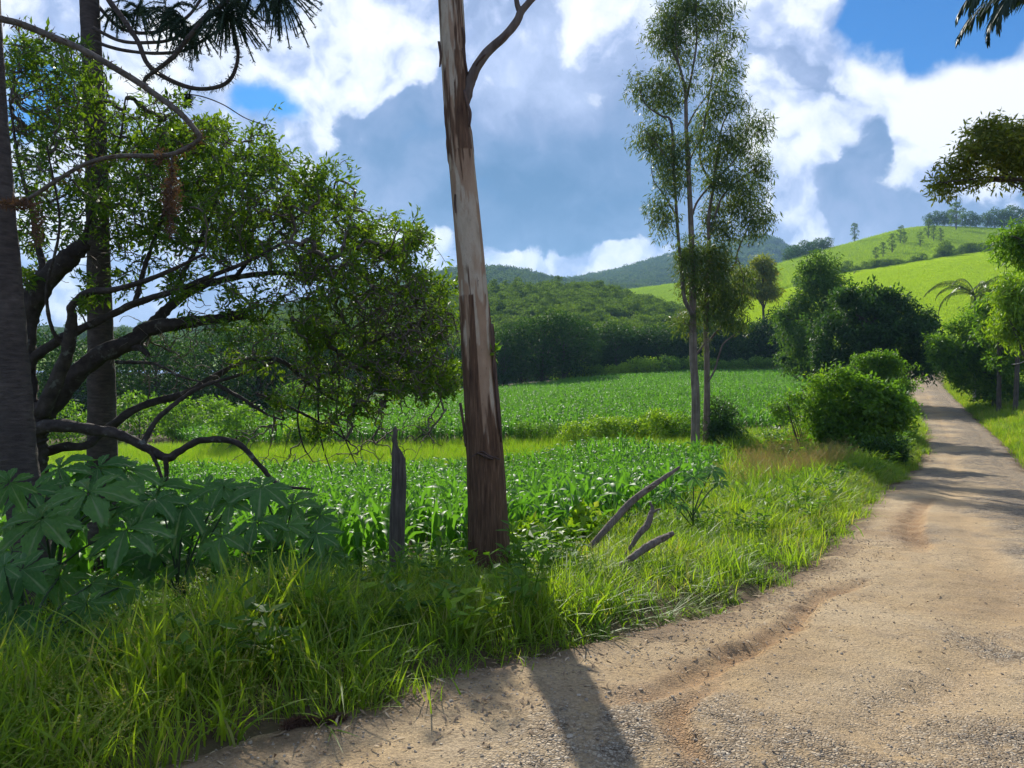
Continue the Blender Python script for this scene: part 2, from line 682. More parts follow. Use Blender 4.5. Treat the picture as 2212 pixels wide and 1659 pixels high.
def grid_mesh(name, xs, ys, zfun, mat, attrs=None):
    X, Y = np.meshgrid(xs, ys)
    Z = zfun(X.ravel(), Y.ravel())
    v = np.stack((X.ravel(), Y.ravel(), Z), 1)
    nx, ny = len(xs), len(ys)
    i = np.arange(ny - 1)[:, None] * nx + np.arange(nx - 1)[None, :]
    f = np.stack((i, i + 1, i + nx + 1, i + nx), -1).reshape(-1, 4)
    return mesh(name, v, f, mat, attrs(v) if attrs else None)


def soil_material():
    m, nt = newmat('verge_soil')
    co = N(nt, 'ShaderNodeTexCoord').outputs['Object']
    a = nnoise(nt, co, 1.3, 6, 0.6)
    b = nnoise(nt, co, 22.0, 5, 0.6)
    c1 = nmix(nt, b, (.16, .11, .065), (.07, .05, .03))
    c2 = nmix(nt, b, (.07, .07, .025), (.13, .12, .045))
    col = nmix(nt, nramp(nt, a, [(.4, 0.0), (.6, 1.0)]), c1, c2)
    bp = N(nt, 'ShaderNodeBump', {'Height': b, 'Strength': 0.6, 'Distance': 0.05})
    p = N(nt, 'ShaderNodeBsdfPrincipled', {'Base Color': col, 'Roughness': 0.95, 'Specular IOR Level': 0.1, 'Normal': bp.outputs[0]})
    N(nt, 'ShaderNodeOutputMaterial', {0: p.outputs[0]})
    return m


M_SOIL = soil_material()
xs = np.unique(np.round(np.concatenate((np.arange(-72, -10, 1.5), np.arange(-10, 12, 0.16), np.arange(12, 40, 0.5), np.arange(40, 93, 1.5))), 3))
ys = np.unique(np.round(np.concatenate((np.arange(-12, 1, 1.0), np.arange(1, 14, 0.16), np.arange(14, 50, 0.5), np.arange(50, 142, 1.5))), 3))
ground = tag(obj('ground', grid_mesh('ground', xs, ys, lambda x, y: gz(x, y) - 0.05 * (1 - sstep(-0.25, 0.1, np.abs(road_coord(x, y)[1]) - ROAD_W[road_coord(x, y)[0]] * .5)), M_SOIL)),
             'sloping grassy ground between the road and the fields', kind='structure')

# road -------------------------------------------------------------
GULLY = []
for path, wd, dp in (([(1870, 1275), (1835, 1287), (1790, 1300), (1752, 1335), (1715, 1380), (1640, 1430), (1540, 1478), (1440, 1530), (1330, 1560)], 0.085, 0.045),
                     ([(2015, 1085), (1990, 1120), (1985, 1160), (2005, 1200)], 0.16, 0.06),
                     ([(1560, 1500), (1480, 1570), (1500, 1640), (1540, 1700)], 0.06, 0.035)):
    g = np.array([G(*q)[:2] for q in path])
    GULLY.append((smooth_path(g, 60), wd, dp))


def gully_at(x, y):
    dip = np.zeros(len(x))
    wet = np.zeros(len(x))
    wob = (fbm(x * 7, y * 7, 1.0, 4) - .5) * .8
    for p, wd, dp in GULLY:
        for a in range(0, len(x), 20000):
            b = slice(a, a + 20000)
            d2 = (x[b, None] - p[None, :, 0]) ** 2 + (y[b, None] - p[None, :, 1]) ** 2
            i = np.argmin(d2, 1)
            dd = np.sqrt(d2[np.arange(len(i)), i])
            t = unit(np.gradient(p, axis=0))
            sd = (x[b] - p[i, 0]) * t[i, 1] - (y[b] - p[i, 1]) * t[i, 0]
            e = np.where(sd > 0, dd / (wd * 2.2), dd / (wd * 0.6)) + wob[b]
            fade = np.sin(np.clip((i + 3) / (len(p) + 5), 0, 1) * math.pi) ** 0.4
            dip[b] = np.maximum(dip[b], dp * (1 - sstep(0.25, 1.0, e)) * fade)
            wet[b] = np.maximum(wet[b], (1 - sstep(0.2, 1.5, e)) * fade)
    return dip, wet


def road_material():
    m, nt = newmat('dirt_and_gravel')
    co = N(nt, 'ShaderNodeTexCoord').outputs['Object']
    wet = N(nt, 'ShaderNodeAttribute', attribute_name='wet').outputs['Fac']
    rutf = N(nt, 'ShaderNodeAttribute', attribute_name='rut').outputs['Fac']
    grav = N(nt, 'ShaderNodeAttribute', attribute_name='grav').outputs['Fac']
    edge = N(nt, 'ShaderNodeAttribute', attribute_name='edge').outputs['Fac']
    big = nnoise(nt, co, 0.55, 5, 0.6)
    mid = nnoise(nt, co, 4.0, 6, 0.65)
    fine = nnoise(nt, co, 60.0, 4, 0.7)
    soil = nramp(nt, big, [(.30, (.36, .235, .115)), (.50, (.52, .37, .195)), (.70, (.62, .48, .29))])
    soil = nmix(nt, nramp(nt, mid, [(.35, 0.0), (.75, .6)]), soil, (.42, .32, .21))
    vo = N(nt, 'ShaderNodeTexVoronoi', {'Vector': co, 'Scale': 55.0, 'Randomness': 1.0}, feature='F1')
    vc = N(nt, 'ShaderNodeTexVoronoi', {'Vector': co, 'Scale': 55.0, 'Randomness': 1.0}, feature='DISTANCE_TO_EDGE')
    st = N(nt, 'ShaderNodeSeparateColor', {'Color': vo.outputs['Color']})
    stone = nramp(nt, st.outputs[0], [(0.0, (.09, .075, .06)), (.25, (.25, .205, .15)), (.6, (.46, .38, .28)), (1.0, (.70, .62, .49))])
    joint = nramp(nt, vc.outputs['Distance'], [(0.0, 1.0), (0.09, 0.0)])
    stone = nmix(nt, joint, stone, (.20, .15, .10))
    gm = N(nt, 'ShaderNodeMath', {0: grav, 1: nramp(nt, mid, [(.32, 0.0), (.55, 1.0)])}, operation='MULTIPLY').outputs[0]
    soil = nmix(nt, N(nt, 'ShaderNodeMath', {0: rutf, 1: nramp(nt, big, [(.35, .2), (.6, .8)])}, operation='MULTIPLY').outputs[0], soil, (.55, .38, .20))
    col = nmix(nt, gm, soil, stone)
    wm = N(nt, 'ShaderNodeMath', {0: wet, 1: nramp(nt, mid, [(.3, .45), (.65, .95)])}, operation='MULTIPLY').outputs[0]
    col = nmix(nt, wm, col, nmix(nt, fine, (.26, .135, .055), (.44, .25, .115)))
    col = nmix(nt, nramp(nt, fine, [(.32, .75), (.62, 0.0)]), col, (.17, .125, .08))
    col = nmix(nt, edge, col, nmix(nt, fine, (.10, .065, .04), (.24, .165, .10)))
    h = nmix(nt, gm, fine, nramp(nt, vc.outputs['Distance'], [(0.0, 0.0), (0.3, 1.0)]))
    b1 = N(nt, 'ShaderNodeBump', {'Height': h, 'Strength': 1.0, 'Distance': 0.014})
    b2 = N(nt, 'ShaderNodeBump', {'Height': mid, 'Strength': 0.35, 'Distance': 0.06, 'Normal': b1.outputs[0]})
    p = N(nt, 'ShaderNodeBsdfPrincipled', {'Base Color': col, 'Roughness': 0.95, 'Specular IOR Level': 0.12, 'Normal': b2.outputs[0]})
    N(nt, 'ShaderNodeOutputMaterial', {0: p.outputs[0]})
    return m


M_ROAD = road_material()
s_near = np.interp(np.linspace(0, 1, 10), [0, 1], [0, 6])
s_c0 = np.interp(2.0, CENTRE[:, 1], CUM) - 4
ss = np.concatenate((np.arange(0, s_c0, 0.6), np.arange(s_c0, s_c0 + 13, 0.032), np.arange(s_c0 + 13, s_c0 + 30, 0.1), np.arange(s_c0 + 30, CUM[-1], 0.5)))
vv = np.linspace(-0.5, 0.5, 150)
cx_, cy_ = np.interp(ss, CUM, CENTRE[:, 0]), np.interp(ss, CUM, CENTRE[:, 1])
nx_, ny_ = np.interp(ss, CUM, nrm_[:, 0]), np.interp(ss, CUM, nrm_[:, 1])
wz_, rw_ = np.interp(ss, CUM, ROAD_Z), np.interp(ss, CUM, ROAD_W) + 0.7
VX = cx_[:, None] + nx_[:, None] * vv[None, :] * rw_[:, None]
VY = cy_[:, None] + ny_[:, None] * vv[None, :] * rw_[:, None]
off = np.abs(vv[None, :] * rw_[:, None]) - (rw_[:, None] - 0.7) * 0.5
x_, y_ = VX.ravel(), VY.ravel()
offr = off.ravel() + (fbm(x_ * 1.7, y_ * 1.7, 9, 3) - 0.5) * 0.55
dip, wet = gully_at(x_, y_)
vlat = (vv[None, :] * rw_[:, None]).ravel()
z_ = np.repeat(wz_, len(vv)) + 0.02 + 0.05 * (1 - (vv[None, :] * 2) ** 2).repeat(len(ss), 0).ravel()
z_ += (fbm(x_ * 0.8, y_ * 0.8, 5, 4) - .5) * 0.09 + (fbm(x_ * 5, y_ * 5, 2, 4) - .5) * 0.03 + (vnoise(x_ * 30, y_ * 30) - .5) * 0.008
rut = np.exp(-((vlat + .55 + .25 * (fbm(x_ * .3, y_ * .3, 3, 2) - .5)) / .22) ** 2) + np.exp(-((vlat - 1.0 + .25 * (fbm(x_ * .3 + 5, y_ * .3, 3, 2) - .5)) / .22) ** 2)
z_ -= .028 * rut * (.4 + fbm(x_ * .7, y_ * .7, 11, 2))
z_ -= dip + 0.14 * sstep(-0.15, 0.40, offr)
grav = sstep(0.36, 0.60, fbm(x_ * 0.6 + 4, y_ * 0.6, 8, 3) * 0.70 + 0.36 * sstep(-1.2, 1.0, vlat) + 0.12 * (1 - sstep(0, 0.9, np.abs(vlat + 1.2))))
edge = sstep(-0.45, 0.05, offr) * sstep(0.35, 0.6, fbm(x_ * 4, y_ * 4, 7, 3) + 0.15)
nr, nc = len(ss), len(vv)
ii = np.arange(nr - 1)[:, None] * nc + np.arange(nc - 1)[None, :]
rf = np.stack((ii, ii + 1, ii + nc + 1, ii + nc), -1).reshape(-1, 4)
road_me = mesh('road', np.stack((x_, y_, z_), 1), rf, M_ROAD, {'wet': wet, 'grav': grav, 'edge': edge, 'rut': np.clip(rut, 0, 1)})
road = tag(obj('road', road_me), 'rutted tan dirt and gravel road curving away between verges', kind='structure')

# far land ---------------------------------------------------------
def land_material(name, cols, scale, bump=0.5, streak=None):
    m, nt = newmat(name)
    co = N(nt, 'ShaderNodeTexCoord').outputs['Object']
    a = nnoise(nt, co, scale, 6, 0.6)
    b = nnoise(nt, nmap(nt, co, (1, 1, 5)), scale * 14, 5, 0.65)
    col = nramp(nt, a, [(.30, cols[0]), (.5, cols[1]), (.70, cols[2])])
    col = nmix(nt, nramp(nt, b, [(.40, 0.0), (.75, .6)]), col, tuple(q * 0.62 for q in cols[0]))
    bp = N(nt, 'ShaderNodeBump', {'Height': b, 'Strength': bump, 'Distance': 1.2})
    p = N(nt, 'ShaderNodeBsdfPrincipled', {'Base Color': col, 'Roughness': 0.95, 'Specular IOR Level': 0.05, 'Normal': bp.outputs[0]})
    N(nt, 'ShaderNodeOutputMaterial', {0: p.outputs[0]})
    return m


M_PAST = land_material('pasture', [(.28, .41, .022), (.38, .52, .024), (.46, .58, .035)], 0.03, 0.2)
M_PAST2 = land_material('pasture_back', [(.13, .23, .03), (.20, .31, .035), (.27, .37, .05)], 0.02, 0.3)
M_WOODF = land_material('wood_floor', [(.02, .04, .012), (.03, .055, .015), (.045, .075, .02)], 0.05, 1.0)
M_VALLEY = land_material('valley_grass', [(.06, .11, .02), (.12, .19, .03), (.18, .26, .05)], 0.02, 0.4)

valley = tag(obj('valley_floor', grid_mesh('valley_floor', np.linspace(-2500, 2500, 60), np.linspace(-50, 2500, 60), lambda x, y: -11 + (fbm(x * .01, y * .01, 1, 3) - .5) * 3, M_VALLEY)),
             'broad green valley floor far below', kind='structure')


def polar_hill(name, px, d0, py0, d1, py1, mat, label, back=0.35, nd=60, nx=120, bumpy=0.0, power=1.1, zlow=None):
    """hill whose crest is given by bearing (px), distance d1 and apparent height py1; d0/py0 its foot"""
    pxs = np.linspace(px[0], px[-1], nx)
    D0 = np.interp(pxs, px, np.broadcast_to(d0, len(px)))
    D1 = np.interp(pxs, px, np.broadcast_to(d1, len(px)))
    E0 = np.interp(pxs, px, np.broadcast_to(py0, len(px)))
    E1 = smooth_path(np.c_[px, np.broadcast_to(py1, len(px))], nx * 4)
    E1 = np.interp(pxs, E1[:, 0], E1[:, 1])
    t = np.concatenate((np.linspace(0, 1, nd), np.linspace(1, 1 + back, nd // 3)[1:]))
    T, PX = np.meshgrid(t, pxs, indexing='ij')
    D = D0 + (D1 - D0) * T
    Z0 = EYE + (800 - E0) / F * D0
    Z1 = EYE + (800 - E1) / F * D1
    prof = np.where(T <= 1, np.clip(T, 0, 1) ** power, 1 - ((T - 1) / back) ** 1.6 * 0.8)
    # round the crest
    prof = prof - 0.03 * np.exp(-((T - 1) / 0.08) ** 2)
    Z = Z0 + (Z1 - Z0) * prof
    X = (PX - 1106) / F * D
    if bumpy:
        Z = Z + (fbm(X / bumpy / 4, D / bumpy / 4, 2, 4) - .5) * bumpy * np.clip(T * 3, 0, 1)
    v = np.stack((X.ravel(), D.ravel(), Z.ravel()), 1)
    nr, nc = D.shape
    i = np.arange(nr - 1)[:, None] * nc + np.arange(nc - 1)[None, :]
    f = np.stack((i, i + 1, i + nc + 1, i + nc), -1).reshape(-1, 4)
    o = tag(obj(name, mesh(name, v, f, mat)), label, kind='structure')

    def at(q, tt):
        """surface point for bearing q and share tt of the way to the crest"""
        q, tt = np.atleast_1d(q), np.atleast_1d(tt)
        ci = np.clip((q - pxs[0]) / (pxs[-1] - pxs[0]) * (nc - 1), 0, nc - 1.001)
        ri = np.interp(tt, t, np.arange(nr))
        ri = np.clip(ri, 0, nr - 1.001)
        c0, r0 = ci.astype(int), ri.astype(int)
        fc, fr = ci - c0, ri - r0
        vv_ = v.reshape(nr, nc, 3)
        return ((vv_[r0, c0] * (1 - fc)[:, None] + vv_[r0, c0 + 1] * fc[:, None]) * (1 - fr)[:, None]
                + (vv_[r0 + 1, c0] * (1 - fc)[:, None] + vv_[r0 + 1, c0 + 1] * fc[:, None]) * fr[:, None])
    return o, at


_, PAST = polar_hill('pasture_hill', [1500, 1580, 1640, 1680, 1720, 1809, 1888, 1982, 2057, 2151, 2300, 2600, 3000], [122] * 13,
                     [830, 830, 830, 828, 826, 820, 815, 810, 805, 800, 790, 780, 770], [170, 190, 210, 225, 240, 258, 265, 270, 272, 275, 280, 285, 290],
                     [760, 690, 645, 628, 615, 588, 575, 560, 547, 535, 520, 505, 495], M_PAST, 'bright green pasture hillside rising beyond the road', nx=200, nd=80, power=1.0)
_, BACK = polar_hill('back_hill', [1480, 1560, 1620, 1671, 1757, 1851, 1944, 2001, 2042, 2150, 2300, 2600, 3000], [215, 220, 230, 240, 250, 265, 270, 275, 275, 275, 280, 290, 300],
                     [720, 690, 660, 640, 610, 590, 580, 570, 560, 550, 540, 530, 520], [330, 345, 360, 380, 410, 430, 440, 440, 440, 440, 440, 440, 440],
                     [650, 630, 605, 575, 545, 519, 493, 486, 487, 492, 500, 500, 500], M_PAST2, 'rounded green hilltop behind the bright pasture', nx=160, nd=60)
_, MEAD = polar_hill('meadow_slope', [1000, 1180, 1270, 1330, 1400, 1460, 1540, 1640], [300] * 8, [700, 690, 690, 690, 690, 680, 670, 660], [460] * 8,
                     [655, 640, 622, 626, 618, 610, 604, 604], M_PAST2, 'pale green meadow slope between the woods')
_, WOOD = polar_hill('wooded_hill', [500, 700, 860, 940, 1080, 1200, 1300, 1400, 1450, 1500, 1560], [125] * 11, [850, 845, 840, 835, 835, 830, 830, 825, 825, 820, 820],
                     [240, 245, 250, 255, 260, 260, 255, 235, 220, 200, 190], [728, 706, 682, 670, 648, 645, 652, 680, 702, 724, 745], M_WOODF, 'hill under the dense wood behind the maize')
_, MTN1 = polar_hill('mountain', [-700, -200, 200, 500, 700, 850, 940, 1000, 1050, 1090, 1130, 1200, 1260, 1320, 1400, 1500], [480] * 16, [720] * 9 + [715, 710, 700, 690, 680, 670, 660],
                     [900, 900, 900, 880, 860, 850, 850, 850, 850, 850, 860, 880, 900, 900, 900, 900], [670, 690, 710, 700, 660, 622, 603, 596, 594, 592, 600, 617, 622, 628, 640, 655], M_WOODF,
                     'low forested mountain ridge on the horizon', bumpy=10, nx=200)
_, MTN2 = polar_hill('mountain', [1150, 1240, 1300, 1400, 1470, 1560, 1610, 1640, 1670, 1700, 1760, 1850, 2000, 2300], [700] * 14, [680] * 14, [1400] * 14,
                     [638, 622, 608, 580, 560, 543, 529, 526, 532, 548, 572, 592, 612, 630], M_WOODF, 'taller blue forested mountain behind the eucalyptus pair', bumpy=16, nx=200)
_, LEFTH = polar_hill('valley_hill', [-1200, -500, 0, 150, 300, 450, 600, 760], [260] * 8, [800] * 8, [520] * 8, [700, 712, 722, 728, 722, 716, 724, 735], M_PAST2, 'green valley slopes beyond the gnarled tree', nx=100)

# ------------------------------------------------------------------ vegetation materials
L_MAIZE = leaf_mat('maize_leaf', (.065, .17, .03), (.125, .265, .05), 0.42, 0.5, 0.17, (1.6, 1.8, .5))
def grass_mat():
    m, nt = newmat('grass_blade')
    at = N(nt, 'ShaderNodeAttribute', attribute_name='rnd').outputs['Fac']
    pos = N(nt, 'ShaderNodeNewGeometry').outputs['Position']
    pn = nnoise(nt, pos, 0.7, 3, .6)
    lush = nramp(nt, at, [(0.0, (.085, .165, .02)), (.55, (.15, .245, .03)), (.93, (.18, .285, .038)), (.95, (.28, .26, .09)), (1.0, (.34, .30, .15))])
    dry = nramp(nt, at, [(0.0, (.16, .24, .022)), (.5, (.24, .33, .032)), (.88, (.28, .36, .04)), (.91, (.33, .29, .11)), (1.0, (.40, .33, .17))])
    col = nmix(nt, nramp(nt, pn, [(.42, 0.0), (.62, 1.0)]), lush, dry)
    p = N(nt, 'ShaderNodeBsdfPrincipled', {'Base Color': col, 'Roughness': .5, 'Specular IOR Level': .25})
    t = N(nt, 'ShaderNodeBsdfTranslucent', {'Color': nmix(nt, 1.0, col, (1.8, 1.85, .45), 'MULTIPLY')})
    mx = N(nt, 'ShaderNodeMixShader', {0: .5, 1: p.outputs[0], 2: t.outputs[0]})
    N(nt, 'ShaderNodeOutputMaterial', {0: mx.outputs[0]})
    return m


L_GRASS = grass_mat()
L_MEADOW = leaf_mat('meadow_blade', (.17, .30, .02), (.27, .40, .03), 0.4, 0.5, 0.2, (1.5, 1.6, .5), (.42, .38, .14))
L_DRY = leaf_mat('dry_grass', (.20, .24, .05), (.34, .27, .11), 0.4, 0.6, 0.2, (1.4, 1.2, .6))
L_CASTOR = None
L_GNARL = leaf_mat('gnarled_tree_leaf', (.040, .09, .017), (.095, .175, .024), 0.40, 0.5, 0.18, (2.2, 2.0, .4), (.17, .25, .03))
L_EUC = leaf_mat('eucalyptus_leaf', (.042, .082, .024), (.085, .135, .035), 0.40, 0.45, 0.3, (2.0, 1.8, .5), (.17, .18, .035))
L_DARK = leaf_mat('dense_tree_leaf', (.026, .068, .02), (.055, .12, .03), 0.34, 0.5, 0.16, (1.8, 1.8, .5), (.07, .12, .03))
L_BELT = leaf_mat('belt_leaf', (.035, .085, .018), (.075, .15, .026), 0.38, 0.55, 0.15, (1.9, 1.9, .5), (.14, .21, .04))
L_HEDGE = leaf_mat('hedge_leaf', (.016, .045, .012), (.036, .085, .017), 0.30, 0.6, 0.08, (1.9, 1.9, .5), (.09, .16, .03))
L_BUSH = leaf_mat('bush_leaf', (.055, .13, .02), (.12, .225, .03), 0.48, 0.5, 0.2, (1.9, 1.95, .5), (.20, .28, .04))
L_YEL = leaf_mat('yellow_green_leaf', (.14, .26, .02), (.25, .38, .03), 0.42, 0.5, 0.2, (1.6, 1.6, .5), (.38, .40, .08))
L_WOOD = leaf_mat('wood_leaf', (.055, .105, .02), (.105, .17, .032), 0.36, 0.7, 0.05, (1.8, 1.8, .5), (.17, .23, .05))
L_MTN = leaf_mat('mountain_leaf', (.04, .085, .025), (.075, .13, .035), 0.3, 0.7, 0.05)
L_PALM = leaf_mat('palm_leaf', (.06, .11, .03), (.12, .17, .04), 0.35, 0.4, 0.45, (1.7, 1.6, .5), (.26, .22, .06))
L_ARAU = leaf_mat('araucaria_needle', (.015, .035, .018), (.03, .06, .025), 0.12, 0.5, 0.3)
L_DEAD = leaf_mat('dead_needle', (.085, .05, .038), (.14, .08, .055), 0.15, 0.8, 0.1)
L_OLIVE = leaf_mat('olive_leaf', (.095, .14, .022), (.19, .22, .035), 0.45, 0.5, 0.25, (1.9, 1.8, .4), (.36, .30, .04))
B_GNARL = bark_mat('gnarled_bark', (.035, .028, .023), (.10, .082, .068), (10, 10, 10), 0.8, lichen=(.17, .18, .15))
B_TWIG = bark_mat('twig_bark', (.09, .075, .06), (.22, .185, .15), (20, 20, 20), 0.2)
B_ARAU = bark_mat('araucaria_bark', (.06, .048, .042), (.15, .12, .10), (9, 9, 34), 0.8)
B_EUC = bark_mat('eucalyptus_bark', (.11, .075, .055), (.36, .29, .23), (9, 9, 0.8), 0.6)
B_EUCB = bark_mat('eucalyptus_branch_bark', (.10, .075, .06), (.25, .20, .165), (14, 14, 2.0), 0.3)
B_DRY = bark_mat('dead_wood', (.10, .075, .058), (.30, .245, .20), (30, 30, 5), 0.7)
B_TRUNK = bark_mat('tree_bark', (.06, .048, .038), (.15, .125, .10), (8, 8, 2), 0.5)
B_POST = bark_mat('weathered_post', (.075, .06, .05), (.23, .195, .165), (40, 40, 3), 0.8)
B_CONC = bark_mat('concrete_post', (.30, .27, .24), (.42, .39, .35), (6, 6, 6), 0.15)
B_STALK = bark_mat('castor_stalk', (.05, .085, .04), (.10, .13, .06), (12, 12, 3), 0.1)


# ------------------------------------------------------------------ tree building
def nodes_of(paths):
    p, r = [], []
    for a, b in paths:
        p.append(a)
        r.append(b)
    return np.concatenate(p), np.concatenate(r)


def grow(paths, targets, mb, sides=3, seg=6, droop=0.0, up=0.15, rmax=0.012, rmin=0.0022, wig=0.12, bias=None, power=.42):
    """twigs from the nearest branch node to every target, thicker where they carry more tips; returns tip directions"""
    sk, sr = nodes_of(paths)
    n0 = len(sk)
    cap = n0 + len(targets) * seg
    SK = np.zeros((cap, 3))
    SR = np.zeros(cap)
    PA = np.full(cap, -1, int)
    SK[:n0], SR[:n0] = sk, sr
    n = n0
    d0 = np.array([np.min(np.sum((sk - t) ** 2, 1)) for t in targets])
    tips = np.zeros((len(targets), 3))
    chains = []
    for k in np.argsort(d0):
        t = targets[k]
        df = SK[:n] - t
        dd = np.sum(df * df, 1)
        if bias is not None:
            dd = dd + np.maximum(0, df @ bias) * 1.2
        i = int(np.argmin(dd))
        q = SK[i]
        L = math.sqrt(np.sum((t - q) ** 2)) + 1e-6
        c = (q + t) / 2 + np.array((0, 0, up * L)) + RN.normal(size=3) * wig * L
        s = np.linspace(0, 1, seg)[:, None]
        pts = q * (1 - s) ** 2 + 2 * c * s * (1 - s) + t * s * s
        pts[1:-1] += RN.normal(size=(seg - 2, 3)) * 0.02 * L
        pts[:, 2] -= droop * L * s[:, 0] ** 2
        SK[n:n + seg - 1] = pts[1:]
        PA[n] = i
        PA[n + 1:n + seg - 1] = np.arange(n, n + seg - 2)
        chains.append((i, n))
        n += seg - 1
        tips[k] = pts[-1] - pts[-2]
        targets[k] = pts[-1]
    cnt = np.zeros(n)
    for i, a in chains:
        cnt[a + seg - 2] += 1
    for k in range(n - 1, n0 - 1, -1):
        if PA[k] >= n0:
            cnt[PA[k]] += cnt[k]
    rad = np.minimum(rmin * np.maximum(cnt, 1) ** power, rmax)
    for i, a in chains:
        idx = np.arange(a, a + seg - 1)
        pts = np.concatenate((SK[i][None], SK[idx]))
        r = np.concatenate(([min(rad[a], SR[i] if i < n0 else rad[i])], rad[idx]))
        v, f = tube(pts, r, sides, cap=False)
        mb.add(v, f, RN.random())
    return unit(tips)


def add_leaves(mb, pts, dirs, per, spread, L, Wd, down=0.0, outward=0.5, upn=0.6, jit=0.3, fold=0.2):
    n = len(pts) * per
    c = np.repeat(pts, per, 0) + ball(n) * spread
    ax = unit(np.repeat(dirs, per, 0) * outward + rvec(n) * 0.8 + np.array((0, 0, -down)))
    nr = unit(rvec(n) + np.array((0, 0, upn)))
    s = 1 + RN.normal(size=n) * jit
    s = np.clip(s, 0.5, 1.6)
    v, f, a = leaf_quads(c, ax, nr, L * s, Wd * s, fold)
    mb.add(v, f, a)


def fill(ells, n, clump=12, sig=.22):
    """points in clumps through ellipsoids (centre, radii), by volume^(2/3)"""
    w = np.array([(e[1][0] * e[1][1] * e[1][2]) ** 0.667 for e in ells])
    C = np.array([e[0] for e in ells])
    S = np.array([e[1] for e in ells])
    m = max(len(ells), n // clump)
    k = RN.choice(len(ells), m, p=w / w.sum())
    sub = C[k] + rvec(m) * S[k] * (RN.random((m, 1)) ** .45)
    q = RN.integers(0, m, n)
    return sub[q] + RN.normal(size=(n, 3)) * S[k][q] * sig


def limb(name, path, rad, mat, parent, origin, sides=10, n=30, rough=0.12):
    p = smooth_path(np.c_[path, rad], n)
    mb = MB()
    v, f = tube(p[:, :3], np.maximum(p[:, 3], 0.002), sides, True, rough, R.random() * 50)
    mb.add(v, f)
    o = obj(name, mb.mesh(name, mat, origin), parent)
    return o, (p[:, :3], p[:, 3])


# prototypes of broad-leaved trees ---------------------------------
def clump_tree(h, w, trunk_h, nclump, nleaf, L, lm, rng, shape='round', droop=0.0, trunk_r=None, base=0.25):
    """returns (trunk mesh, crown mesh) with the base at the origin"""
    tb, cb = MB(), MB()
    tr = trunk_r or h * 0.022
    lean = np.array((rng.uniform(-.04, .04) * h, rng.uniform(-.04, .04) * h, 0))
    tp = smooth_path([(0, 0, -0.4), tuple(lean * .4 + np.array((0, 0, h * .3))), tuple(lean + np.array((0, 0, h * .8)))], 14)
    v, f = tube(tp, np.linspace(tr, tr * .25, 14), 7, True, .12, rng.random() * 9)
    tb.add(v, f)
    cs = []
    for i in range(nclump):
        u = (i + rng.random()) / nclump
        if shape == 'round':
            zz = trunk_h + (h - trunk_h) * u
            k = math.sqrt(max(0.03, 1 - (2 * u - 1.0 + 2 * (0.5 - base) * 0) ** 2)) if u > 0.5 else (0.55 + 0.9 * u)
        elif shape == 'tall':
            zz = trunk_h + (h - trunk_h) * u
            k = 0.45 + 0.55 * math.sin(math.pi * min(1, u * 1.1 + .05)) if u < .85 else 0.4
        else:                                   # hedge: full to the ground
            zz = h * (0.08 + 0.9 * u)
            k = 1.0 if u < .6 else math.sqrt(max(.05, 1 - ((u - .6) / .42) ** 2))
        a = i * 2.399 + rng.random()
        rr = w * 0.5 * k * math.sqrt(0.15 + 0.8 * rng.random())
        c = np.array((math.cos(a) * rr, math.sin(a) * rr, zz + rng.uniform(-.04, .04) * h)) + lean * u
        s = w * rng.uniform(.13, .22) * (1.0 if shape != 'tall' else .85)
        cs.append((c, s))
        q = tp[min(13, max(2, int(13 * max(0.1, (c[2] - 0.25 * rr) / h))))]
        pts = smooth_path([q, (q + c) / 2 + np.array((0, 0, rr * .1)), c], 6)
        v, f = tube(pts, np.linspace(tr * .35, tr * .08, 6), 4, False)
        tb.add(v, f)
    per = max(1, nleaf // nclump)
    for c, s in cs:
        d = rvec(per)
        d[:, 2] = np.where(d[:, 2] < -0.35, -d[:, 2] * .6, d[:, 2])
        d = unit(d)
        rad = s * (0.55 + 0.5 * RN.random(per) ** .6)[:, None]
        pt = c + d * rad * np.array((1.15, 1.15, .85 + droop))
        ax = unit(rvec(per) * .8 + d * .5 + np.array((0, 0, -droop - .15)))
        nr = unit(d * .9 + rvec(per) * .7 + np.array((0, 0, .4)))
        sz = L * (0.7 + 0.7 * RN.random(per))
        v, f, a = leaf_quads(pt, ax, nr, sz, sz * .5, .12, np.clip(RN.random(per) * .8 + RN.random() * .25, 0, 1))
        cb.add(v, f, a)
    return tb.mesh('trunk', B_TRUNK), cb.mesh('crown', lm, smooth=False)


def plant_tree(name, proto, loc, h_scale, label, cat='tree', group=None, rz=None, sxy=None):
    t = thing(name, label, cat, loc, group)
    t.rotation_euler = (0, 0, R.random() * 6.28 if rz is None else rz)
    s = sxy or h_scale
    t.scale = (s, s, h_scale)
    obj('trunk', proto[0], t)
    obj('crown', proto[1], t)
    return t


